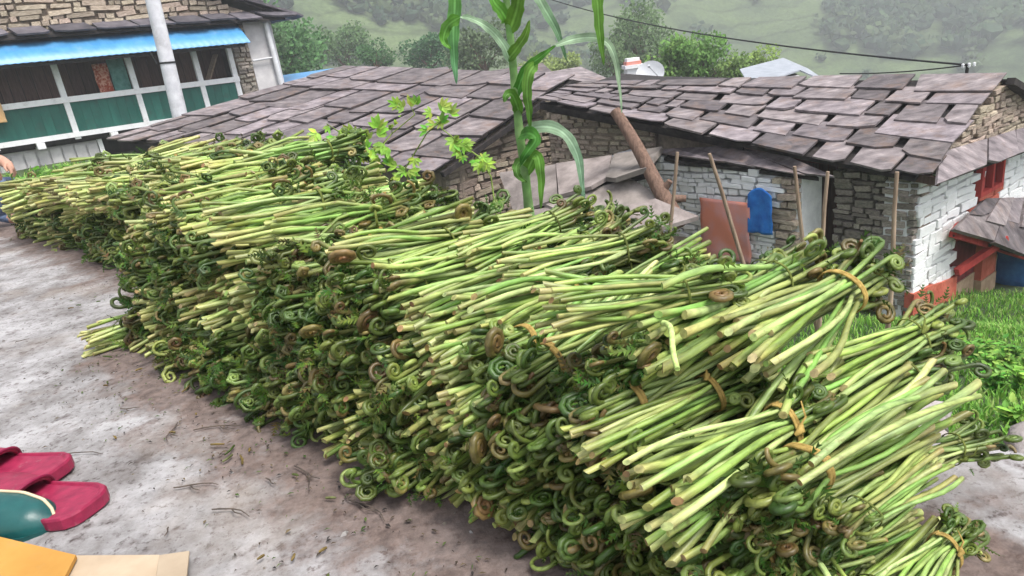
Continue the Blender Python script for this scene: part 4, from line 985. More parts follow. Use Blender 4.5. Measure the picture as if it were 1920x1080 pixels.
# ------------------------------------------------------------------ maize, vines, weeds, grass
def blade(mb, path, width, col, up=(0, -1, 0.3), fold=.25, col2=None, wf=None):
    P = [Vector(p) for p in path]
    # resample smoothly (Catmull-Rom)
    Q = []; n = len(P)
    for i in range(n - 1):
        p0, p1, p2, p3 = P[max(0, i - 1)], P[i], P[i + 1], P[min(n - 1, i + 2)]
        for k in range(5):
            t = k / 5; Q.append(.5 * ((2 * p1) + (p2 - p0) * t + (2 * p0 - 5 * p1 + 4 * p2 - p3) * t * t + (3 * p1 - p0 - 3 * p2 + p3) * t ** 3))
    Q.append(P[-1]); m = len(Q); vs = []; cc = []; uv = Vector(up).normalized(); vs2 = []
    for i, p in enumerate(Q):
        t = i / (m - 1); d = (Q[min(i + 1, m - 1)] - Q[max(0, i - 1)]).normalized(); s = d.cross(uv)
        s = s.normalized() if s.length > .05 else d.orthogonal().normalized(); nn = s.cross(d)
        w = width * (wf(t) if wf else min(1, .35 + t * 5) * (1 - t ** 2.2) ** .8) * .5 + .0006
        rip = .12 * width * math.sin(t * 17)
        c = mixc(col, col2 or col, t)
        K = 9
        for k in range(K):
            x = (k / (K - 1) - .5) * 2; ed = (1 + .10 * math.sin(t * 31 + 2 * x) * abs(x))
            vs.append(p + s * (w * x * ed) + nn * (fold * w * abs(x) ** 1.3 + rip * x + .06 * w * math.sin(t * 23 + 3) * abs(x)))
            g = 1.55 if k == K // 2 else (.86 if k % 2 else 1.10); g *= .9 + .2 * noise.noise(Vector((t * 6, x * 2, width * 90)))
            cc.append(tuple(v * g + (.03 if k == K // 2 else 0) for v in c))
    fs = [(i * K + k, i * K + k + 1, (i + 1) * K + k + 1, (i + 1) * K + k) for i in range(m - 1) for k in range(K - 1)]
    mb.add(vs, fs, cc)
CG = (0.115, 0.29, 0.040); CP = (0.32, 0.44, 0.28); CD = (0.065, 0.19, 0.026); CB = (0.16, 0.33, 0.05)
D = 2.6
corn = thing('maize_plant', (0.10, 2.6, -0.35), 'tall green maize plant with long arching leaves standing behind the pile', 'maize plant')
cs = MB(); pth = [Vector((0.09, 2.6, -.4)), Vector((0.106, 2.600, 0.381)), Vector((0.109, 2.600, 0.535)), Vector((0.107, 2.600, 0.675)), Vector((0.111, 2.600, 0.828)), Vector((0.116, 2.600, 0.956)), Vector((0.119, 2.600, 1.080)), Vector((0.121, 2.600, 1.201)), Vector((0.126, 2.600, 1.333))]
pp_ = []
for a, b in zip(pth, pth[1:]):
    for t in (0, .33, .66): pp_.append(a.lerp(b, t))
pp_.append(pth[-1]); nn_ = len(pp_)
rr_ = [.0185 * (1 - .45 * i / nn_) * (1.12 if i % 3 == 0 else 1.0) for i in range(nn_)]
cs.tube(pp_, rr_, 12, True, [mixc((0.34, 0.50, 0.20), (0.17, 0.36, 0.08), (i % 3) / 3) for i in range(nn_)])
part('stem', cs, M['leaf'], corn, True, True)
LEAVES = [
 ([(0.108, 2.600, 0.924), (0.089, 2.580, 0.988), (0.043, 2.540, 1.050), (-0.016, 2.500, 1.088), (-0.047, 2.480, 1.093)], .042, CP, CP),
 ([(-0.045, 2.550, 1.251), (-0.056, 2.550, 1.152), (-0.077, 2.550, 1.052), (-0.088, 2.560, 0.966), (-0.094, 2.560, 0.880)], .060, CG, (0.10, 0.24, .12)),
 ([(-0.047, 2.480, 1.093), (-0.090, 2.500, 1.074), (-0.112, 2.500, 1.031), (-0.092, 2.500, 0.999)], .05, CG, CG),
 ([(0.098, 2.600, 0.937), (0.131, 2.560, 0.969), (0.166, 2.520, 1.010), (0.184, 2.500, 1.055)], .050, CG, CB),
 ([(0.107, 2.600, 0.800), (0.153, 2.550, 0.894), (0.204, 2.500, 0.931), (0.259, 2.460, 0.964)], .045, CD, CG),
 ([(0.193, 2.520, 0.915), (0.161, 2.500, 0.884), (0.146, 2.500, 0.820), (0.146, 2.500, 0.756), (0.142, 2.510, 0.690)], .050, CG, CD),
 ([(0.259, 2.460, 0.964), (0.335, 2.440, 0.976), (0.408, 2.420, 0.963), (0.443, 2.420, 0.914), (0.454, 2.420, 0.827), (0.458, 2.430, 0.716)], .036, CP, CP),
 ([(0.396, 2.400, 1.180), (0.401, 2.400, 1.084), (0.400, 2.400, 0.987), (0.405, 2.400, 0.883)], .050, CG, CG),
 ([(0.138, 2.600, 1.121), (0.197, 2.550, 1.170), (0.237, 2.500, 1.086), (0.271, 2.480, 1.005), (0.292, 2.480, 0.913)], .052, CP, (0.12, 0.26, .12)),
 ([(0.115, 2.600, 1.063), (0.096, 2.560, 1.099), (0.073, 2.540, 1.135), (0.070, 2.540, 1.202)], .06, CB, CG),
 ([(0.116, 2.600, 1.028), (0.147, 2.550, 1.092), (0.166, 2.520, 1.155), (0.196, 2.520, 1.250)], .07, CG, CG),
 ([(0.108, 2.600, 0.671), (0.174, 2.520, 0.698), (0.243, 2.460, 0.682), (0.284, 2.420, 0.617), (0.294, 2.400, 0.525), (0.291, 2.400, 0.376)], .055, CP, (0.14, 0.27, .17)),
 ([(0.102, 2.600, 0.666), (0.136, 2.500, 0.683), (0.155, 2.480, 0.660), (0.113, 2.480, 0.613), (0.090, 2.500, 0.575)], .06, CG, CD),
 ([(0.108, 2.600, 0.515), (0.154, 2.540, 0.598), (0.161, 2.510, 0.524), (0.146, 2.510, 0.402)], .055, CG, CG),
 ([(0.102, 2.600, 0.577), (0.077, 2.520, 0.569), (0.079, 2.500, 0.537), (0.107, 2.500, 0.510)], .04, CD, CD),
 ([(0.117, 2.600, 0.741), (0.098, 2.540, 0.815), (0.076, 2.510, 0.823), (0.063, 2.500, 0.800)], .05, CG, CD),
]
for pts_, w, c1, c2 in LEAVES:
    mb = MB(); blade(mb, pts_, w * .78, c1, col2=c2); part('leaf', mb, M['leaf'], corn, True, True)

rl = random.Random(77)
def leaflet(mb, p, d, n, L, W, col):
    d = Vector(d).normalized(); s = d.cross(Vector(n)); s = s.normalized() if s.length > .01 else d.orthogonal().normalized(); nn = s.cross(d)
    p = Vector(p)
    mb.add([p, p + d * L * .35 - s * W * .5 + nn * W * .12, p + d * L * .35 + s * W * .5 + nn * W * .12, p + d * L * .75 - s * W * .33, p + d * L * .75 + s * W * .33, p + d * L - nn * W * .15, p + d * L * .4, p + d * L * .75 - nn * W * .05],
           [(0, 6, 1), (0, 2, 6), (1, 6, 7, 3), (6, 2, 4, 7), (3, 7, 5), (7, 4, 5)], [tuple(x * rl.uniform(.8, 1.2) for x in col)] * 8)
def compound_leaf(mb, p, d, size, col, k=5):
    d = Vector(d).normalized()
    for i in range(k):
        a = (i - (k - 1) / 2) * .62; q = Matrix.Rotation(a, 3, Vector((0, -1, .35)).normalized()) @ d
        leaflet(mb, Vector(p), q, (rl.uniform(-.4, .4), -.9, .5), size * (1 - .12 * abs(i - 2)), size * .36, col)
VC = [(0.30, 0.50, 0.08), (0.22, 0.42, 0.06), (0.36, 0.54, 0.10)]
def vine(path, leaves, label):
    P = [Vector(p) for p in path]; v = thing('vine_shoot', (P[0].x, P[0].y, -0.4), label, 'vine')
    mb = MB(); mb.tube([Vector((P[0].x, P[0].y, -.45))] + P, [.006] + [.005 - .0025 * i / len(P) for i in range(len(P))], 5, True, [(0.25, .33, .08)] * (len(P) + 1)); part('stem', mb, M['leaf'], v, True, True)
    for p, size in leaves:
        p = Vector(p); near = min(P, key=lambda q: (q - p).length)
        mb = MB(); mb.tube([near, p], .0025, 4, True, [(0.25, .36, .08)] * 2); part('leaf_stalk', mb, M['leaf'], v, True, True)
        for q_ in range(4):
            mb = MB(); compound_leaf(mb, p + Vector((rl.uniform(-.05, .05), rl.uniform(-.04, .04), rl.uniform(-.05, .04))) * min(q_, 1.6), (p - near) + Vector((rl.uniform(-.04, .04), -.01, rl.uniform(-.03, .02))), size * rl.uniform(.55, .8), rl.choice(VC), rl.choice((3, 5)))
            part('leaf', mb, M['leaf'], v, False, True)
VD = 4.0
vine([(-0.729, 4.000, 0.380), (-0.675, 4.000, 0.496), (-0.548, 4.000, 0.598), (-0.403, 4.000, 0.682)], [((-0.418, 4.000, 0.728), .11), ((-0.529, 3.900, 0.637), .10), ((-0.589, 3.900, 0.558), .12), ((-0.688, 4.000, 0.582), .11), ((-0.759, 3.950, 0.634), .11), ((-0.672, 3.950, 0.473), .13)], 'yellowish green vine with hand shaped leaves in front of the middle slate roof')
vine([(-0.690, 4.000, 0.421), (-0.747, 4.000, 0.590), (-0.848, 4.000, 0.655), (-0.898, 4.000, 0.700)], [((-0.889, 4.000, 0.687), .09), ((-0.829, 4.000, 0.631), .10), ((-0.770, 4.000, 0.554), .13), ((-0.613, 4.000, 0.622), .10)], 'pale vine shoot reaching left over the slates')
vine([(-0.509, 4.000, 0.396), (-0.355, 4.000, 0.572), (-0.254, 4.000, 0.632)], [((-0.242, 4.000, 0.669), .11), ((-0.302, 4.000, 0.618), .09), ((-0.552, 4.000, 0.417), .11), ((-0.481, 4.000, 0.383), .09)], 'vine shoot with a bright leaf at its tip beside the roof edge')
vine([(-0.032, 4.000, 0.282), (-0.091, 4.000, 0.408), (-0.211, 4.000, 0.528), (-0.273, 4.000, 0.590)], [((-0.206, 4.000, 0.515), .10), ((-0.161, 4.000, 0.491), .10), ((-0.062, 4.000, 0.395), .09), ((-0.110, 4.000, 0.386), .07)], 'thin vine tendril with small leaves before the tan rubble gable')

# bamboo stakes behind the pile
for k, (p, q, lab) in enumerate((
    ((1.269, 4.800, 0.123), (1.176, 4.800, -0.462), 'thin pale stake in front of the whitewashed annex edge'),
    ((1.392, 4.500, 0.139), (1.588, 4.500, -0.556), 'slanting thin stake crossing the faded red cloth'),
    ((1.955, 4.500, -0.024), (2.040, 4.500, -0.622), 'stake at the tan stone edge of the annex'),
    ((2.136, 4.400, -0.067), (2.115, 4.400, -0.603), 'stake standing before the dark doorway'),
    ((2.365, 4.000, -0.030), (2.358, 4.000, -0.626), 'stake before the grey stone wall near the house corner'))):
    p, q = Vector(p), Vector(q); d = q - p; g = ground_z(q.x, q.y); e = p + d * ((g - .1 - p.z) / d.z); n = 7
    mb = MB(); mb.tube([p.lerp(e, t) + Vector((.008 * math.sin(t * 7 + k), 0, 0)) for t in np.linspace(0, 1, n)], [.012 + .006 * t for t in np.linspace(0, 1, n)], 7)
    o = put('stake', mb.mesh('stake', M['bamboo'], True)); tag(o, lab, 'stake', 'thin stakes behind the pile')

# grass: many blades, one mass
def grass(name, spots, hgt, n_mat, seed):
    r = random.Random(seed); mb = MB()
    for (x, y, k, spread) in spots:
        for _ in range(k):
            px, py = x + r.gauss(0, spread), y + r.gauss(0, spread); z = ground_z(px, py) - .01
            h = hgt * r.uniform(.5, 1.3) * (.8 + .05 * math.hypot(px, py)); a = r.uniform(0, 6.28); lx, ly = math.cos(a) * h * .45, math.sin(a) * h * .45; w = h * .05 + .002
            c = r.choice([(0.13, 0.29, 0.035), (0.18, 0.36, 0.05), (0.24, 0.42, 0.07), (0.11, 0.24, 0.035), (0.28, 0.38, 0.10)])
            sx, sy = -math.sin(a) * w, math.cos(a) * w
            mb.add([(px - sx, py - sy, z), (px + sx, py + sy, z), (px + lx * .4 + sx * .7, py + ly * .4 + sy * .7, z + h * .6), (px + lx * .4 - sx * .7, py + ly * .4 - sy * .7, z + h * .6), (px + lx, py + ly, z + h * .85)], [(0, 1, 2, 3), (3, 2, 4)], c)
    o = put(name, mb.mesh(name, M['leaf'], False, True)); o['kind'] = 'stuff'; o['label'] = 'short green grass growing beside the paving'; return o
sp = []
for _ in range(520):
    t = rl.uniform(R(24), R(60)); r_ = rl.uniform(1.8, 10); x, y = r_ * math.sin(t), r_ * math.cos(t)
    if (x - 5.2) * .572 - (y - 8.35) * .82 < .25 and r_ > 7: continue
    sp.append((x, y, 46, .16 + .03 * r_))
for _ in range(170): sp.append((5.6 + rl.uniform(0, 4.2), 8.0 + rl.uniform(-1.6, 1.2), 46, .3))
sp = [q for q in sp if (q[0] - 5.2) * .572 - (q[1] - 8.35) * .82 > .2 or math.hypot(q[0], q[1]) < 7]
grass('grass', sp, .085, 0, 3)
sp = []
for _ in range(160):
    t = rl.uniform(R(-42), R(-27)); r_ = rl.uniform(9, 18); sp.append((r_ * math.sin(t), r_ * math.cos(t), 30, .3))
for (x0, y0), (x1, y1) in zip(EDGE[2:], EDGE[3:]):
    for k in range(10): sp.append((lerp(x0, x1, k / 10) + .12, lerp(y0, y1, k / 10) + .12, 14, .08))
grass('grass', sp, .16, 0, 4)
# broad-leaved weeds on the slope
def weed(x, y, h, n, label, group, big=.09):
    z = ground_z(x, y); w = thing('leafy_weed', (x, y, z), label, 'weed', group); st = MB(); lf = MB()
    for k in range(n):
        a = rl.uniform(0, 6.28); l = rl.uniform(.05, .4) * h; tip = Vector((x + math.cos(a) * l, y + math.sin(a) * l, z + h * rl.uniform(.6, 1.1))); st.tube([(x, y, z - .02), ((x + tip.x) / 2 + .01, (y + tip.y) / 2, z + h * .5), tip], [.005, .004, .002], 4, True, [(.16, .27, .06)] * 3)
        for j in range(7):
            t = rl.uniform(.25, 1); b_ = rl.uniform(0, 6.28); p = Vector((x, y, z)).lerp(tip, t)
            leaflet(lf, p, (math.cos(b_), math.sin(b_), rl.uniform(-.1, .7)), (0, 0, 1), big * rl.uniform(.6, 1.3), big * .5, rl.choice([(.15, .33, .045), (.20, .39, .06), (.12, .28, .04), (.26, .42, .09)]))
    part('stem', st, M['leaf'], w, True, True); o = part('foliage', lf, M['leaf'], w, False, True)
GW_ = 'leafy weeds on the grass slope'
WL = ['green weed growing close by the red lower wall band', 'leafy weed directly below the beige door foot', 'tall weed below the blue drum', 'broad leaved weed in the middle of the slope at the right border', 'weed just behind the topmost open coils of the pile end',
      'bright weed halfway down the slope at the right border', 'low weed behind the cut ends of the yellow tied bundle', 'weed over the small bundle on the right edge', 'weed nearest the house corner, beside the whitewashed wall', 'large weed at the right border beneath the drum', 'lowest weed beside the dark muddy rock', 'weed in the centre of the grass slope']
for k, (px, py, Y) in enumerate(((3.247, 4.600, 4.60), (3.445, 4.600, 4.60), (3.428, 4.300, 4.30), (2.825, 3.600, 3.60), (2.870, 3.900, 3.90), (2.370, 2.900, 2.90), (2.257, 2.900, 2.90), (1.804, 2.200, 2.20), (3.494, 5.200, 5.20), (3.177, 3.800, 3.80), (1.617, 1.900, 1.90), (2.569, 3.400, 3.40))):
    q = Vector((px, py, 0)); lab = WL[k]
    weed(q.x, q.y, .10 + .016 * Y, 12, lab, GW_, .026 + .009 * Y)
for k in range(9):
    a = R(-40.5 + 1.35 * k); r_ = rl.uniform(8.5, 12); weed(r_ * math.sin(a), r_ * math.cos(a), .42, 11, '%s green weed from the left in the row before the pale plank fence' % nth(k + 1), 'weeds below the timber house', .15)

# ------------------------------------------------------------------ trees and the wooded hillside
def tree(loc, h, cr, label, col, n=2200, squash=.85, seed=0, leafs=.2, group='trees on the village edge'):
    r = random.Random(seed); x, y, z = loc; t = thing('broadleaf_tree', loc, label, 'tree', group)
    tk = MB(); tk.tube([(x, y, z - 1), (x + .02 * h, y, z + h * .25), (x + .03 * h, y, z + h * .6)], [.05 * h, .035 * h, .015 * h], 8)
    blobs = []
    for k in range(11):
        a = r.uniform(0, 6.28); e = r.uniform(-.5, 1); d = cr * r.uniform(.25, .72)
        c = Vector((x + math.cos(a) * d, y + math.sin(a) * d, z + h * .62 + e * cr * squash * .7)); blobs.append((c, cr * r.uniform(.3, .5)))
        tk.tube([(x + .02 * h, y, z + h * .3), tuple(Vector((x, y, z + h * .45)).lerp(c, .5)), tuple(c)], [.02 * h, .012 * h, .004 * h], 5)
    part('trunk', tk, M['log'], t, True); cm_ = MB()
    for _ in range(n):
        c, rad = r.choice(blobs); v = Vector((r.gauss(0, 1), r.gauss(0, 1), r.gauss(0, 1))).normalized(); p = c + Vector((v.x, v.y, v.z * squash)) * rad * r.uniform(.55, 1.08)
        s = leafs * r.uniform(.6, 1.4); d = (v + Vector((r.uniform(-1, 1), r.uniform(-1, 1), r.uniform(-1, .6)))).normalized(); e = d.orthogonal().normalized() * s * .5
        k = r.uniform(.65, 1.35); cm_.add([p - d * s * .5, p + e, p + d * s * .5, p - e], [(0, 1, 2, 3)], tuple(q * k for q in col))
    part('crown', cm_, M['leaf'], t, False, True)
def on_ray(px, py, Y, drop): return (px, py, Y, drop)
TR = [
 ((-11.807, 44.000, 2.237), 5.0, 3.4, 'dense green tree right behind the eave of the green panelled house', (.050, .115, .035)),
 ((-12.364, 40.000, 1.653), 4.0, 2.4, 'tree half hidden behind the plaster corner of the timber house', (.045, .10, .035)),
 ((-12.863, 70.000, 2.182), 5.0, 3.2, 'pale round tree above the tan far house', (.065, .12, .04)),
 ((-7.351, 52.000, 0.973), 2.0, 1.5, 'small round dark green bush left of the maize leaf', (.040, .10, .03)),
 ((-3.801, 56.000, 0.578), 3.0, 2.1, 'dark flat topped tree left of the maize plant', (.035, .085, .03)),
 ((0.204, 46.000, 0.307), 3.4, 2.2, 'thin grey green tree just left of the maize stalk', (.075, .11, .05)),
 ((11.469, 52.000, -0.551), 6.0, 3.4, 'large rounded olive tree behind the white chimney', (.060, .095, .035)),
 ((8.755, 48.000, -1.098), 3.6, 2.0, 'smaller tree on the left side of the large olive tree', (.06, .10, .035)),
 ((7.778, 30.000, -0.960), 1.8, 1.3, 'bright bush just right of the satellite dish', (.10, .19, .04)),
 ((8.789, 30.000, -0.967), 2.2, 1.5, 'tallest bright green bush in the hedge beyond the ridge', (.09, .19, .035)),
 ((9.903, 30.000, -1.287), 1.8, 1.4, 'bush in the hedge near the zinc roofed shed', (.10, .18, .04)),
 ((11.025, 30.000, -1.611), 1.6, 1.3, 'yellowish bush at the right end of the hedge', (.14, .19, .04)),
 ((4.579, 40.000, -1.122), 1.6, 1.5, 'low yellow green bush behind the maize stalk', (.13, .17, .05)),
 ((2.959, 42.000, -0.980), 1.4, 1.4, 'low bush behind the maize plant and far roof', (.11, .15, .05)),
]
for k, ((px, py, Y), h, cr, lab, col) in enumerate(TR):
    c = Vector((px, py, Y)); tree((c.x, c.y, c.z - h * .62), h, cr, lab, tuple(q * 1.45 + .01 for q in col), 4200 if cr > 2 else 2200, .85, 100 + k, .08 + .038 * cr)  # crown colours lightened, putting distance haze into the leaf colour

def hill_scrub():
    r = random.Random(9); mb = MB()
    th = (1 + 5 ** .5) / 2; ico = [Vector(p).normalized() for p in ((-1, th, 0), (1, th, 0), (-1, -th, 0), (1, -th, 0), (0, -1, th), (0, 1, th), (0, -1, -th), (0, 1, -th), (th, 0, -1), (th, 0, 1), (-th, 0, -1), (-th, 0, 1))]
    F = [(0, 11, 5), (0, 5, 1), (0, 1, 7), (0, 7, 10), (0, 10, 11), (1, 5, 9), (5, 11, 4), (11, 10, 2), (10, 7, 6), (7, 1, 8), (3, 9, 4), (3, 4, 2), (3, 2, 6), (3, 6, 8), (3, 8, 9), (4, 9, 5), (2, 4, 11), (6, 2, 10), (8, 6, 7), (9, 8, 1)]
    n = 0
    for _ in range(60000):
        a = R(r.uniform(-46, 46)); d = 70 * (7.0 ** r.random()); x, y = d * math.sin(a), d * math.cos(a)
        dens = noise.noise(Vector((x * .017, y * .017, 2.2))) + .55 * noise.noise(Vector((x * .05, y * .05, 4.0)))
        p = .03 if dens < -0.05 else min(1.0, .10 + (dens + .05) * 3.2)
        p *= .55 + .45 * sstep(90, 200, d)
        if r.random() > p: continue
        z = ground_z(x, y); s = (0.9 + d * .0075) * r.uniform(.6, 1.5); k = r.uniform(.7, 1.3)
        col = r.choice([(.030, .066, .026), (.040, .080, .028), (.024, .055, .026), (.055, .090, .03)])
        # a bush is a few tufts of leaf faces on a rough core
        vs = [Vector((x, y, z + s * .45)) + Vector((v.x, v.y, v.z * .8)) * s * r.uniform(.55, .95) for v in ico]
        mb.add(vs, F, tuple(c * k for c in col)); n += 1
        for _ in range(14):
            v = Vector((r.gauss(0, 1), r.gauss(0, 1), abs(r.gauss(0, 1)))).normalized(); p_ = Vector((x, y, z + s * .45)) + Vector((v.x, v.y, v.z * .85)) * s * r.uniform(.8, 1.15)
            e = Vector((r.uniform(-1, 1), r.uniform(-1, 1), r.uniform(-1, 1))).normalized() * s * .28; f_ = e.orthogonal().normalized() * s * .22; kk = k * r.uniform(.75, 1.35)
            mb.add([p_ - e, p_ + f_, p_ + e, p_ - f_], [(0, 1, 2, 3)], tuple(c * kk for c in col))
        if n > 12000: break
    o = put('hillside_scrub', mb.mesh('hillside_scrub', M['leaf'], False, True)); o['kind'] = 'stuff'; o['label'] = 'far scrub and woods covering the hillside'
hill_scrub()

# ------------------------------------------------------------------ slippers and boards on the yard
def outline(L, kind):
    """half-widths along a sole from heel (0) to toe (1)"""
    return [(t, L * w) for t, w in ((0, .06), (.015, .10), (.05, .135), (.12, .155), (.25, .155), (.42, .145), (.58, .165), (.72, .185), (.84, .175), (.93, .135), (.98, .075), (1, .03))]
def slipper(heel, toe, mat, matd, label, scale_w=1.0):
    h, t = Vector(heel), Vector(toe); d = (t - h); L = d.length; d.normalize(); s = Vector((0, 0, 1)).cross(d)
    o = thing('slipper', tuple(h), label, 'slipper', 'red rubber slippers on the yard')
    oc = outline(L, 0); f = lambda u, v, z: h + d * (u * L) + s * (v * scale_w) + Vector((0, 0, z))
    sole = MB(); ring = [(u, w) for u, w in oc] + [(u, -w) for u, w in oc[::-1]]; n = len(ring)
    for (z, k) in ((.004, .93), (.012, 1.0), (.030, 1.0), (.036, .975), (.036, .90), (.030, .84)):
        for u, w in ring: sole.v.append(tuple(f(.5 + (u - .5) * (k * .5 + .5), w * k, z + (.010 * (u < .3) * (1 - u / .3) if z > .02 else 0)))); sole.c.append((1, 1, 1))
    for i in range(5):
        for k in range(n): sole.f.append((i * n + k, i * n + (k + 1) % n, (i + 1) * n + (k + 1) % n, (i + 1) * n + k)); sole.mi.append(0)
    sole.f.append(tuple(range(5 * n, 6 * n))); sole.mi.append(0); sole.f.append(tuple(range(n))[::-1]); sole.mi.append(0)
    so = part('sole', sole, mat, o)
    st = MB(); na, nb = 14, 9            # a broad closed strap over the front half
    for side in (0, 1):
        for i in range(na + 1):
            a = math.pi * i / na
            for j in range(nb + 1):
                q = j / nb; u = lerp(.46, .93, q) + .06 * math.sin(a) * (1 - q) * -1; w = interp(u, oc) * 1.04 - side * .008 - .002
                hh = lerp(.064, .036, q ** 1.4) - side * .008
                st.v.append(tuple(f(u, math.cos(a) * w, .016 + math.sin(a) ** .8 * hh))); st.c.append((1, 1, 1))
    off = (na + 1) * (nb + 1)
    for i in range(na):
        for j in range(nb):
            a_ = i * (nb + 1) + j; q = (a_, a_ + 1, a_ + nb + 2, a_ + nb + 1); st.f.append(q); st.f.append(tuple(x + off for x in q[::-1])); st.mi += [0, 0]
    for i in range(na):
        for j in (0, nb):
            a_ = i * (nb + 1) + j; st.f.append((a_, a_ + nb + 1, a_ + nb + 1 + off, a_ + off)); st.mi.append(0)
    part('strap', st, mat, o, True)
    rim = MB(); rim.tube([f(.46 - .06 * math.sin(math.pi * i / 20), math.cos(math.pi * i / 20) * (interp(.45, oc) * 1.04), .016 + math.sin(math.pi * i / 20) ** .8 * .065) for i in range(21)], .0045, 6); part('rim', rim, matd, o, True)
slipper((-1.135, 1.531, 0.000), (-1.619, 1.711, 0.000), M['red_rubber'], M['maroon_rubber'], 'front crimson rubber slipper with broad strap, beside the green shoe')
slipper((-1.337, 1.731, 0.000), (-1.839, 1.887, 0.000), M['red_rubber'], M['maroon_rubber'], 'rear crimson rubber slipper with broad strap, partly behind its twin')
def shoe(toe, heel):
    t, h = Vector(toe), Vector(heel); d = t - h; L = d.length; d.normalize(); s = Vector((0, 0, 1)).cross(d)
    o = thing('rubber_shoe', tuple(h), 'dark teal green rubber shoe with cream rim, round toe pointing at the slippers', 'shoe')
    f = lambda u, v, z: h + d * (u * L) + s * v + Vector((0, 0, z))
    oc = [(0, .05), (.03, .09), (.12, .12), (.35, .115), (.6, .145), (.78, .155), (.9, .125), (.97, .075), (1, .02)]
    up = MB(); N = 34; A = 18
    for i in range(N + 1):
        u = i / N; w = L * interp(u, oc); hh = interp(u, [(0, .075), (.3, .07), (.45, .085), (.75, .075), (.92, .055), (1, .02)])
        for k in range(A + 1):
            a = math.pi * k / A; up.v.append(tuple(f(u, math.cos(a) * w, .012 + math.sin(a) ** .7 * hh))); up.c.append((1, 1, 1))
    for i in range(N):
        for k in range(A):
            if i / N < .44 and 4 < k < A - 5: continue       # the foot opening
            a_ = i * (A + 1) + k; up.f.append((a_, a_ + 1, a_ + A + 2, a_ + A + 1)); up.mi.append(0)
    part('upper', up, M['green_rubber'], o, True)
    so = MB(); ring = [(u, L * w * 1.04) for u, w in oc] + [(u, -L * w * 1.04) for u, w in oc[::-1]]; so.prism([f(u, w, 0.0) for u, w in ring], (0, 0, .016)); part('sole', so, M['green_rubber'], o)
    rm = MB(); pth_ = []
    for k in range(25):
        q = k / 24; u = lerp(.02, .50, math.sin(q * math.pi)); a = lerp(.95, math.pi - .95, q); w = L * interp(u, oc); hh = interp(u, [(0, .075), (.3, .07), (.45, .085), (.75, .075)])
        pth_.append(f(u, math.cos(a) * w, .014 + math.sin(a) ** .7 * hh))
    rm.tube(pth_, .006, 6); 
    rm.tube([f(u, math.cos(1.05) * L * interp(u, oc), .015 + math.sin(1.05) ** .7 * interp(u, [(.3, .07), (.45, .085), (.75, .075), (.92, .055), (1, .02)])) for u in np.linspace(.35, .995, 24)], .0042, 6); part('rim', rm, M['cream_rubber'], o, True)
shoe((-1.221, 1.504, 0.000), (-1.650, 1.606, 0.000))
def sheet(name, pts, th, z, mat, label, cat='board'):
    P = [Vector(p) + Vector((0, 0, z)) for p in pts]; o = put(name, MB().prism(P, (0, 0, th)).mesh(name, mat)); tag(o, label, cat)
    return o
sheet('yellow_board', [(-1.617, 1.573, 0.020), (-1.328, 1.454, 0.020), (-1.070, 1.336, 0.020), (-1.037, 1.172, 0.020), (-1.353, 1.229, 0.020)], .010, 0.004, M['yellow_board'], 'ochre yellow board lying in the lower left corner of the yard')
cb = sheet('cardboard_sheet', [(-1.205, 1.379, 0.012), (-0.874, 1.316, 0.012), (-0.814, 1.140, 0.012), (-1.244, 1.217, 0.012)], .006, 0.0, M['cardboard'], 'pale beige cardboard sheet with a folded edge beside the yellow board', 'cardboard')
fl = MB(); fl.prism([Vector(p) for p in ((-0.869, 1.308, 0.018), (-0.798, 1.303, 0.022), (-0.736, 1.115, 0.022), (-0.808, 1.132, 0.018))], (0, 0, .005)); put('flap', fl.mesh('flap', M['cardboard_dark']), cb)

# litter on the yard: twigs one by one, crumbs as a mass
rt_ = random.Random(21)
TW_PTS = [
    ((-1.111, 1.968, 0.000), (-1.089, 1.845, 0.000), 'short dark twig standing out on the pale paving left of the pile'),
    ((-0.807, 1.477, 0.000), (-0.699, 1.429, 0.000), 'forked black twig on the paving in the lower middle'),
    ((-0.900, 1.426, 0.000), (-0.896, 1.393, 0.000), 'small bent black scrap near the cardboard'),
    ((-1.518, 1.883, 0.000), (-1.281, 1.836, 0.000), 'long thin reddish twig behind the rear slipper'),
    ((-1.372, 2.135, 0.000), (-1.298, 2.121, 0.000), 'thin grey twig on the paving'),
    ((-1.019, 1.905, 0.000), (-0.866, 1.902, 0.000), 'thin brown stick near the foot of the pile'),
    ((-0.635, 1.619, 0.000), (-0.564, 1.498, 0.000), 'dark twig near the pile foot in the bottom middle'),
    ((-0.961, 1.604, 0.000), (-0.838, 1.583, 0.000), 'faint straight twig in the middle of the paving'),
    ((-0.477, 1.467, 0.000), (-0.366, 1.332, 0.000), 'long thin twig at the bottom beside the pile'),
    ((-2.282, 3.010, 0.000), (-2.228, 3.021, 0.000), 'small twig on the far paving at the left'),
    ((-0.709, 1.577, 0.000), (-0.672, 1.545, 0.000), 'small dark scrap of twig below the middle of the yard'),
]
for (a, b, lab) in TW_PTS:
    a, b = Vector(a), Vector(b); n = 6; k = rt_.uniform(0, 6); mb = MB(); L = (b - a).length
    pp2 = [a.lerp(b, t) + Vector((math.sin(t * 6 + k) * L * .06, math.cos(t * 5 + k) * L * .06, .012)) for t in np.linspace(0, 1, n)]
    mb.tube(pp2, [.0019, .0021, .0020, .0017, .0014, .0009], 5)
    if L > .06: mb.tube([pp2[2], pp2[2] + Vector((L * .15, -L * .2, .004)), pp2[2] + Vector((L * .3, -L * .25, 0))], [.0018, .0016, .001], 5)
    o = put('twig', mb.mesh('twig', M['twig'])); tag(o, lab, 'twig', 'twigs scattered on the paving')
lit = MB()
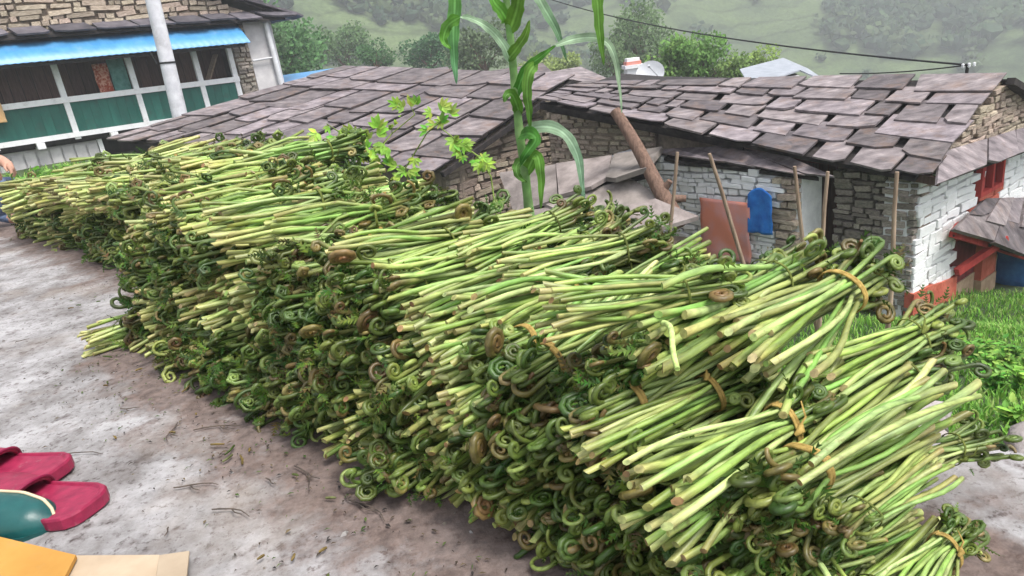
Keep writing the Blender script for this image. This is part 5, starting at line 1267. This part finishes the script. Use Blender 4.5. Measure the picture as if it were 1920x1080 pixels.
for k in range(40):                       # short broken bits of stalk
    s = rt_.uniform(.4, 4.2); f = .72 if s < 3.2 else 1.2; p = PD * s + PN * (f - abs(rt_.gauss(0, .16)) - .02); p.z = .012; a = rt_.uniform(0, 6.28); L = rt_.uniform(.012, .05)
    q = p + Vector((math.cos(a) * L, math.sin(a) * L, .002)); m_ = p.lerp(q, .5) + Vector((L * .1, -L * .08, .002)); c = rt_.choice([BROWN[1], BROWN[0], BROWN[3], DEEP[2], (.10, .12, .035), (.16, .17, .06)])
    lit.tube([p, m_, q], [.003, .0036, .0022], 5, True, [c] * 3)
for k in range(420):                      # grit pressed into the surface
    s = rt_.uniform(.3, 5.0); p = PD * s + PN * (.9 - rt_.uniform(0, 3.0)); p.z = noise.noise(Vector((p.x * 1.3, p.y * 1.3, 0))) * 0.012 + noise.noise(Vector((p.x * 7, p.y * 7, 0))) * 0.006
    g = rt_.uniform(.002, .008) * (1 if rt_.random() < .9 else 1.9); c = rt_.choice([(.20, .18, .17), (.33, .31, .30), (.13, .11, .10), (.26, .22, .19)]); a = rt_.uniform(0, 6); ex, ey = Vector((math.cos(a), math.sin(a), 0)) * g, Vector((-math.sin(a), math.cos(a), 0)) * g * rt_.uniform(.6, .9); up_ = Vector((0, 0, g * .6))
    lit.add([p + ex, p + ey, p - ex, p - ey, p + up_ + ex * .3, p + up_ - ex * .35 + ey * .2], [(0, 1, 4), (1, 5, 4), (1, 2, 5), (2, 3, 5), (3, 4, 5), (3, 0, 4)], c)
for k in range(1100):
    s = rt_.uniform(.3, 4.5); near = rt_.random() < .62
    d = abs(rt_.gauss(0, .16)) if near else rt_.uniform(0, 2.4); f = .72 if s < 3.2 else 1.2
    p = PD * s + PN * (f - d); p.z = noise.noise(Vector((p.x * 1.3, p.y * 1.3, 0))) * 0.012 + .007
    a = rt_.uniform(0, 6.28); L = rt_.uniform(.002, .008) * (1.3 if near else .8); w = L * rt_.uniform(.15, .5); dx, dy = Vector((math.cos(a), math.sin(a), 0)), Vector((-math.sin(a), math.cos(a), 0))
    c = rt_.choice([(.05, .035, .025), (.09, .06, .04), (.035, .03, .028), (.14, .10, .06), (.06, .10, .02), (.10, .14, .03)] if near else [(.05, .04, .035), (.08, .06, .05), (.04, .035, .035)])
    lit.add([p - dx * L, p - dy * w + Vector((0, 0, .003)), p + dx * L, p + dy * w + Vector((0, 0, .002)), p + Vector((0, 0, .0045))], [(0, 1, 4), (1, 2, 4), (2, 3, 4), (3, 0, 4)], c)
o = put('leaf_litter', lit.mesh('leaf_litter', M['frond'], False, True)); o['kind'] = 'stuff'; o['label'] = 'crumbs and scraps of leaf littering the yard along the pile foot'
# a few rocks at the terrace edge on the right
for k, (x, y, s, lab) in enumerate(((1.28, 1.32, .16, 'dark muddy rock at the paving edge below the grass'), (1.62, 1.10, .22, 'grey rock on the terrace edge at the right border'), (.98, 1.62, .13, 'small rock half hidden behind the right edge bundle'))):
    mb = MB(); th = []; n1, n2 = 26, 16
    for i in range(n2 + 1):
        for j in range(n1):
            a = 2 * math.pi * j / n1; e = -math.pi / 2 + math.pi * i / n2; v = Vector((math.cos(a) * math.cos(e), math.sin(a) * math.cos(e), math.sin(e) * .6)); q = v * s * (1 + .45 * noise.noise(v * 1.7 + Vector((k * 5, 0, 0))) + .16 * abs(noise.noise(v * 4.5 + Vector((k, 3, 0)))) + .06 * noise.noise(v * 12)); mb.v.append((x + q.x, y + q.y, -.13 + q.z)); mb.c.append((1, 1, 1))
    for i in range(n2):
        for j in range(n1): mb.f.append((i * n1 + j, i * n1 + (j + 1) % n1, (i + 1) * n1 + (j + 1) % n1, (i + 1) * n1 + j)); mb.mi.append(0)
    o = put('rock', mb.mesh('rock', M['rock'], True)); tag(o, lab, 'rock', 'rocks along the terrace edge')

# ------------------------------------------------------------------ the crouching person at the left border
def person():
    base = Vector((-4.96, 6.30, 0)); o = thing('person', tuple(base), 'person crouching at the far left of the pile in blue jeans with bare forearm', 'person')
    J = {}
    def j(n, x, y, z, r): J[n] = (len(J), base + Vector((x, y, z)), r)
    j('pelvis', 0, 0, .30, .15); j('waist', .06, 0, .45, .13); j('chest', .16, 0, .63, .15); j('neck', .23, 0, .79, .06); j('head0', .285, 0, .875, .088); j('head1', .295, 0, .97, .102); j('crown', .29, 0, 1.04, .078)
    E = [('pelvis', 'waist'), ('waist', 'chest'), ('chest', 'neck'), ('neck', 'head0'), ('head0', 'head1'), ('head1', 'crown')]
    for s, y in (('l', .17), ('r', -.17)):
        j('hip' + s, .04, y * .6, .29, .10); j('knee' + s, .60, y * 1.1, .40, .085); j('ankle' + s, .34, y * 1.1, .09, .055); j('toe' + s, .54, y * 1.15, .045, .042)
        E += [('pelvis', 'hip' + s), ('hip' + s, 'knee' + s), ('knee' + s, 'ankle' + s), ('ankle' + s, 'toe' + s)]
        j('sho' + s, .18, y * 1.15, .70, .062); j('elb' + s, .52, y * 1.25, .60, .055); j('wri' + s, .64, y * .75, .57, .040); j('palm' + s, .67, y * .62, .53, .036)
        E += [('chest', 'sho' + s), ('sho' + s, 'elb' + s), ('elb' + s, 'wri' + s), ('wri' + s, 'palm' + s)]
        for f in range(4):
            j('f%d%s' % (f, s), .685, y * .58 + (f - 1.5) * .019, .475, .0095); j('g%d%s' % (f, s), .68 - .004 * f, y * .56 + (f - 1.5) * .018, .44, .0085)
            E += [('palm' + s, 'f%d%s' % (f, s)), ('f%d%s' % (f, s), 'g%d%s' % (f, s))]
        j('t0' + s, .65, y * .62 - .042, .53, .011); j('t1' + s, .67, y * .62 - .052, .495, .009); E += [('wri' + s, 't0' + s), ('t0' + s, 't1' + s)]
    me = bpy.data.meshes.new('body'); me.from_pydata([v[1] for v in J.values()], [(J[a][0], J[b][0]) for a, b in E], [])
    t = bpy.data.objects.new('tmp_body', me); COL.objects.link(t); sk = t.modifiers.new('s', 'SKIN'); sk.use_smooth_shade = True
    for i, v in enumerate(J.values()): me.skin_vertices[0].data[i].radius = (v[2], v[2])
    me.skin_vertices[0].data[0].use_root = True
    ss = t.modifiers.new('u', 'SUBSURF'); ss.levels = 2; ss.render_levels = 2
    dg = bpy.context.evaluated_depsgraph_get(); m2 = bpy.data.meshes.new_from_object(t.evaluated_get(dg)); bpy.data.objects.remove(t)
    for m in ('jeans', 'shirt', 'skin'): m2.materials.append(M[m])
    def zone(n): 
        if n.startswith(('hip', 'knee', 'ankle', 'pelvis')): return 0
        if n.startswith(('waist', 'chest', 'sho')): return 1
        return 2
    names = list(J); pos = [v[1] for v in J.values()]
    segs = [(pos[J[a][0]], pos[J[b][0]], a, b) for a, b in E]
    for p in m2.polygons:
        c = p.center; best = None
        for a, b, na, nb in segs:
            d = b - a; u = max(0, min(1, (c - a).dot(d) / max(1e-9, d.length_squared))); dist = (c - (a + d * u)).length
            if best is None or dist < best[0]: best = (dist, zone(nb if u > .5 else na) if not (na.startswith('sho') and u > .55) else 2)
        p.material_index = best[1]; p.use_smooth = True
    put('body', m2, o)
    hm = MB(); hc_ = base + Vector((.30, 0, 1.0)); n1, n2 = 20, 12
    for i in range(n2 + 1):
        for k in range(n1):
            a = 2 * math.pi * k / n1; e = lerp(-.25, math.pi / 2, i / n2); v = Vector((math.cos(a) * math.cos(e), math.sin(a) * math.cos(e), math.sin(e)))
            if v.x > .35 and v.z < .45: v = v * .88
            hm.v.append(tuple(hc_ + Vector((v.x * .122 - .020, v.y * .112, v.z * .118)) * (1 + .04 * noise.noise(v * 6)) if False else tuple(hc_ + Vector((v.x * .122 - .020, v.y * .112, v.z * .118))))); hm.c.append((1, 1, 1))
    for i in range(n2):
        for k in range(n1): hm.f.append((i * n1 + k, i * n1 + (k + 1) % n1, (i + 1) * n1 + (k + 1) % n1, (i + 1) * n1 + k)); hm.mi.append(0)
    part('hair', hm, M['hair'], o, True)
    for y in (-.032, .032):
        em = MB(); em.tube([base + Vector((.385, y, .955)), base + Vector((.394, y, .955))], [.013, .006], 10); part('eye', em, M['hair'], o, True)
    nm = MB(); nm.tube([base + Vector((.388, 0, .955)), base + Vector((.408, 0, .925)), base + Vector((.388, 0, .918))], [.008, .014, .008], 8); part('nose', nm, M['skin'], o, True)
person()

# ------------------------------------------------------------------ mountain air
hz = bpy.data.materials.new('haze'); hz.use_nodes = True; hn = hz.node_tree.nodes; hl = hz.node_tree.links
hn.remove(hn['Principled BSDF']); pv = hn.new('ShaderNodeVolumePrincipled'); pv.inputs['Color'].default_value = (0.93, 0.95, 1.0, 1); pv.inputs['Density'].default_value = 0.0019; pv.inputs['Anisotropy'].default_value = 0.2
hl.new(pv.outputs[0], hn['Material Output'].inputs['Volume'])
hb_ = MB(); zs = [v.z for v in (Vector(c) for c in bpy.data.objects['terrain'].bound_box)]
hb_.box((0, 340, (min(zs) - 1 + max(zs) + 12) / 2), (1700, 1060, max(zs) + 12 - min(zs) + 1))
o = put('haze', hb_.mesh('haze', hz)); o['kind'] = 'stuff'; o['label'] = 'pale mountain haze over the valley'
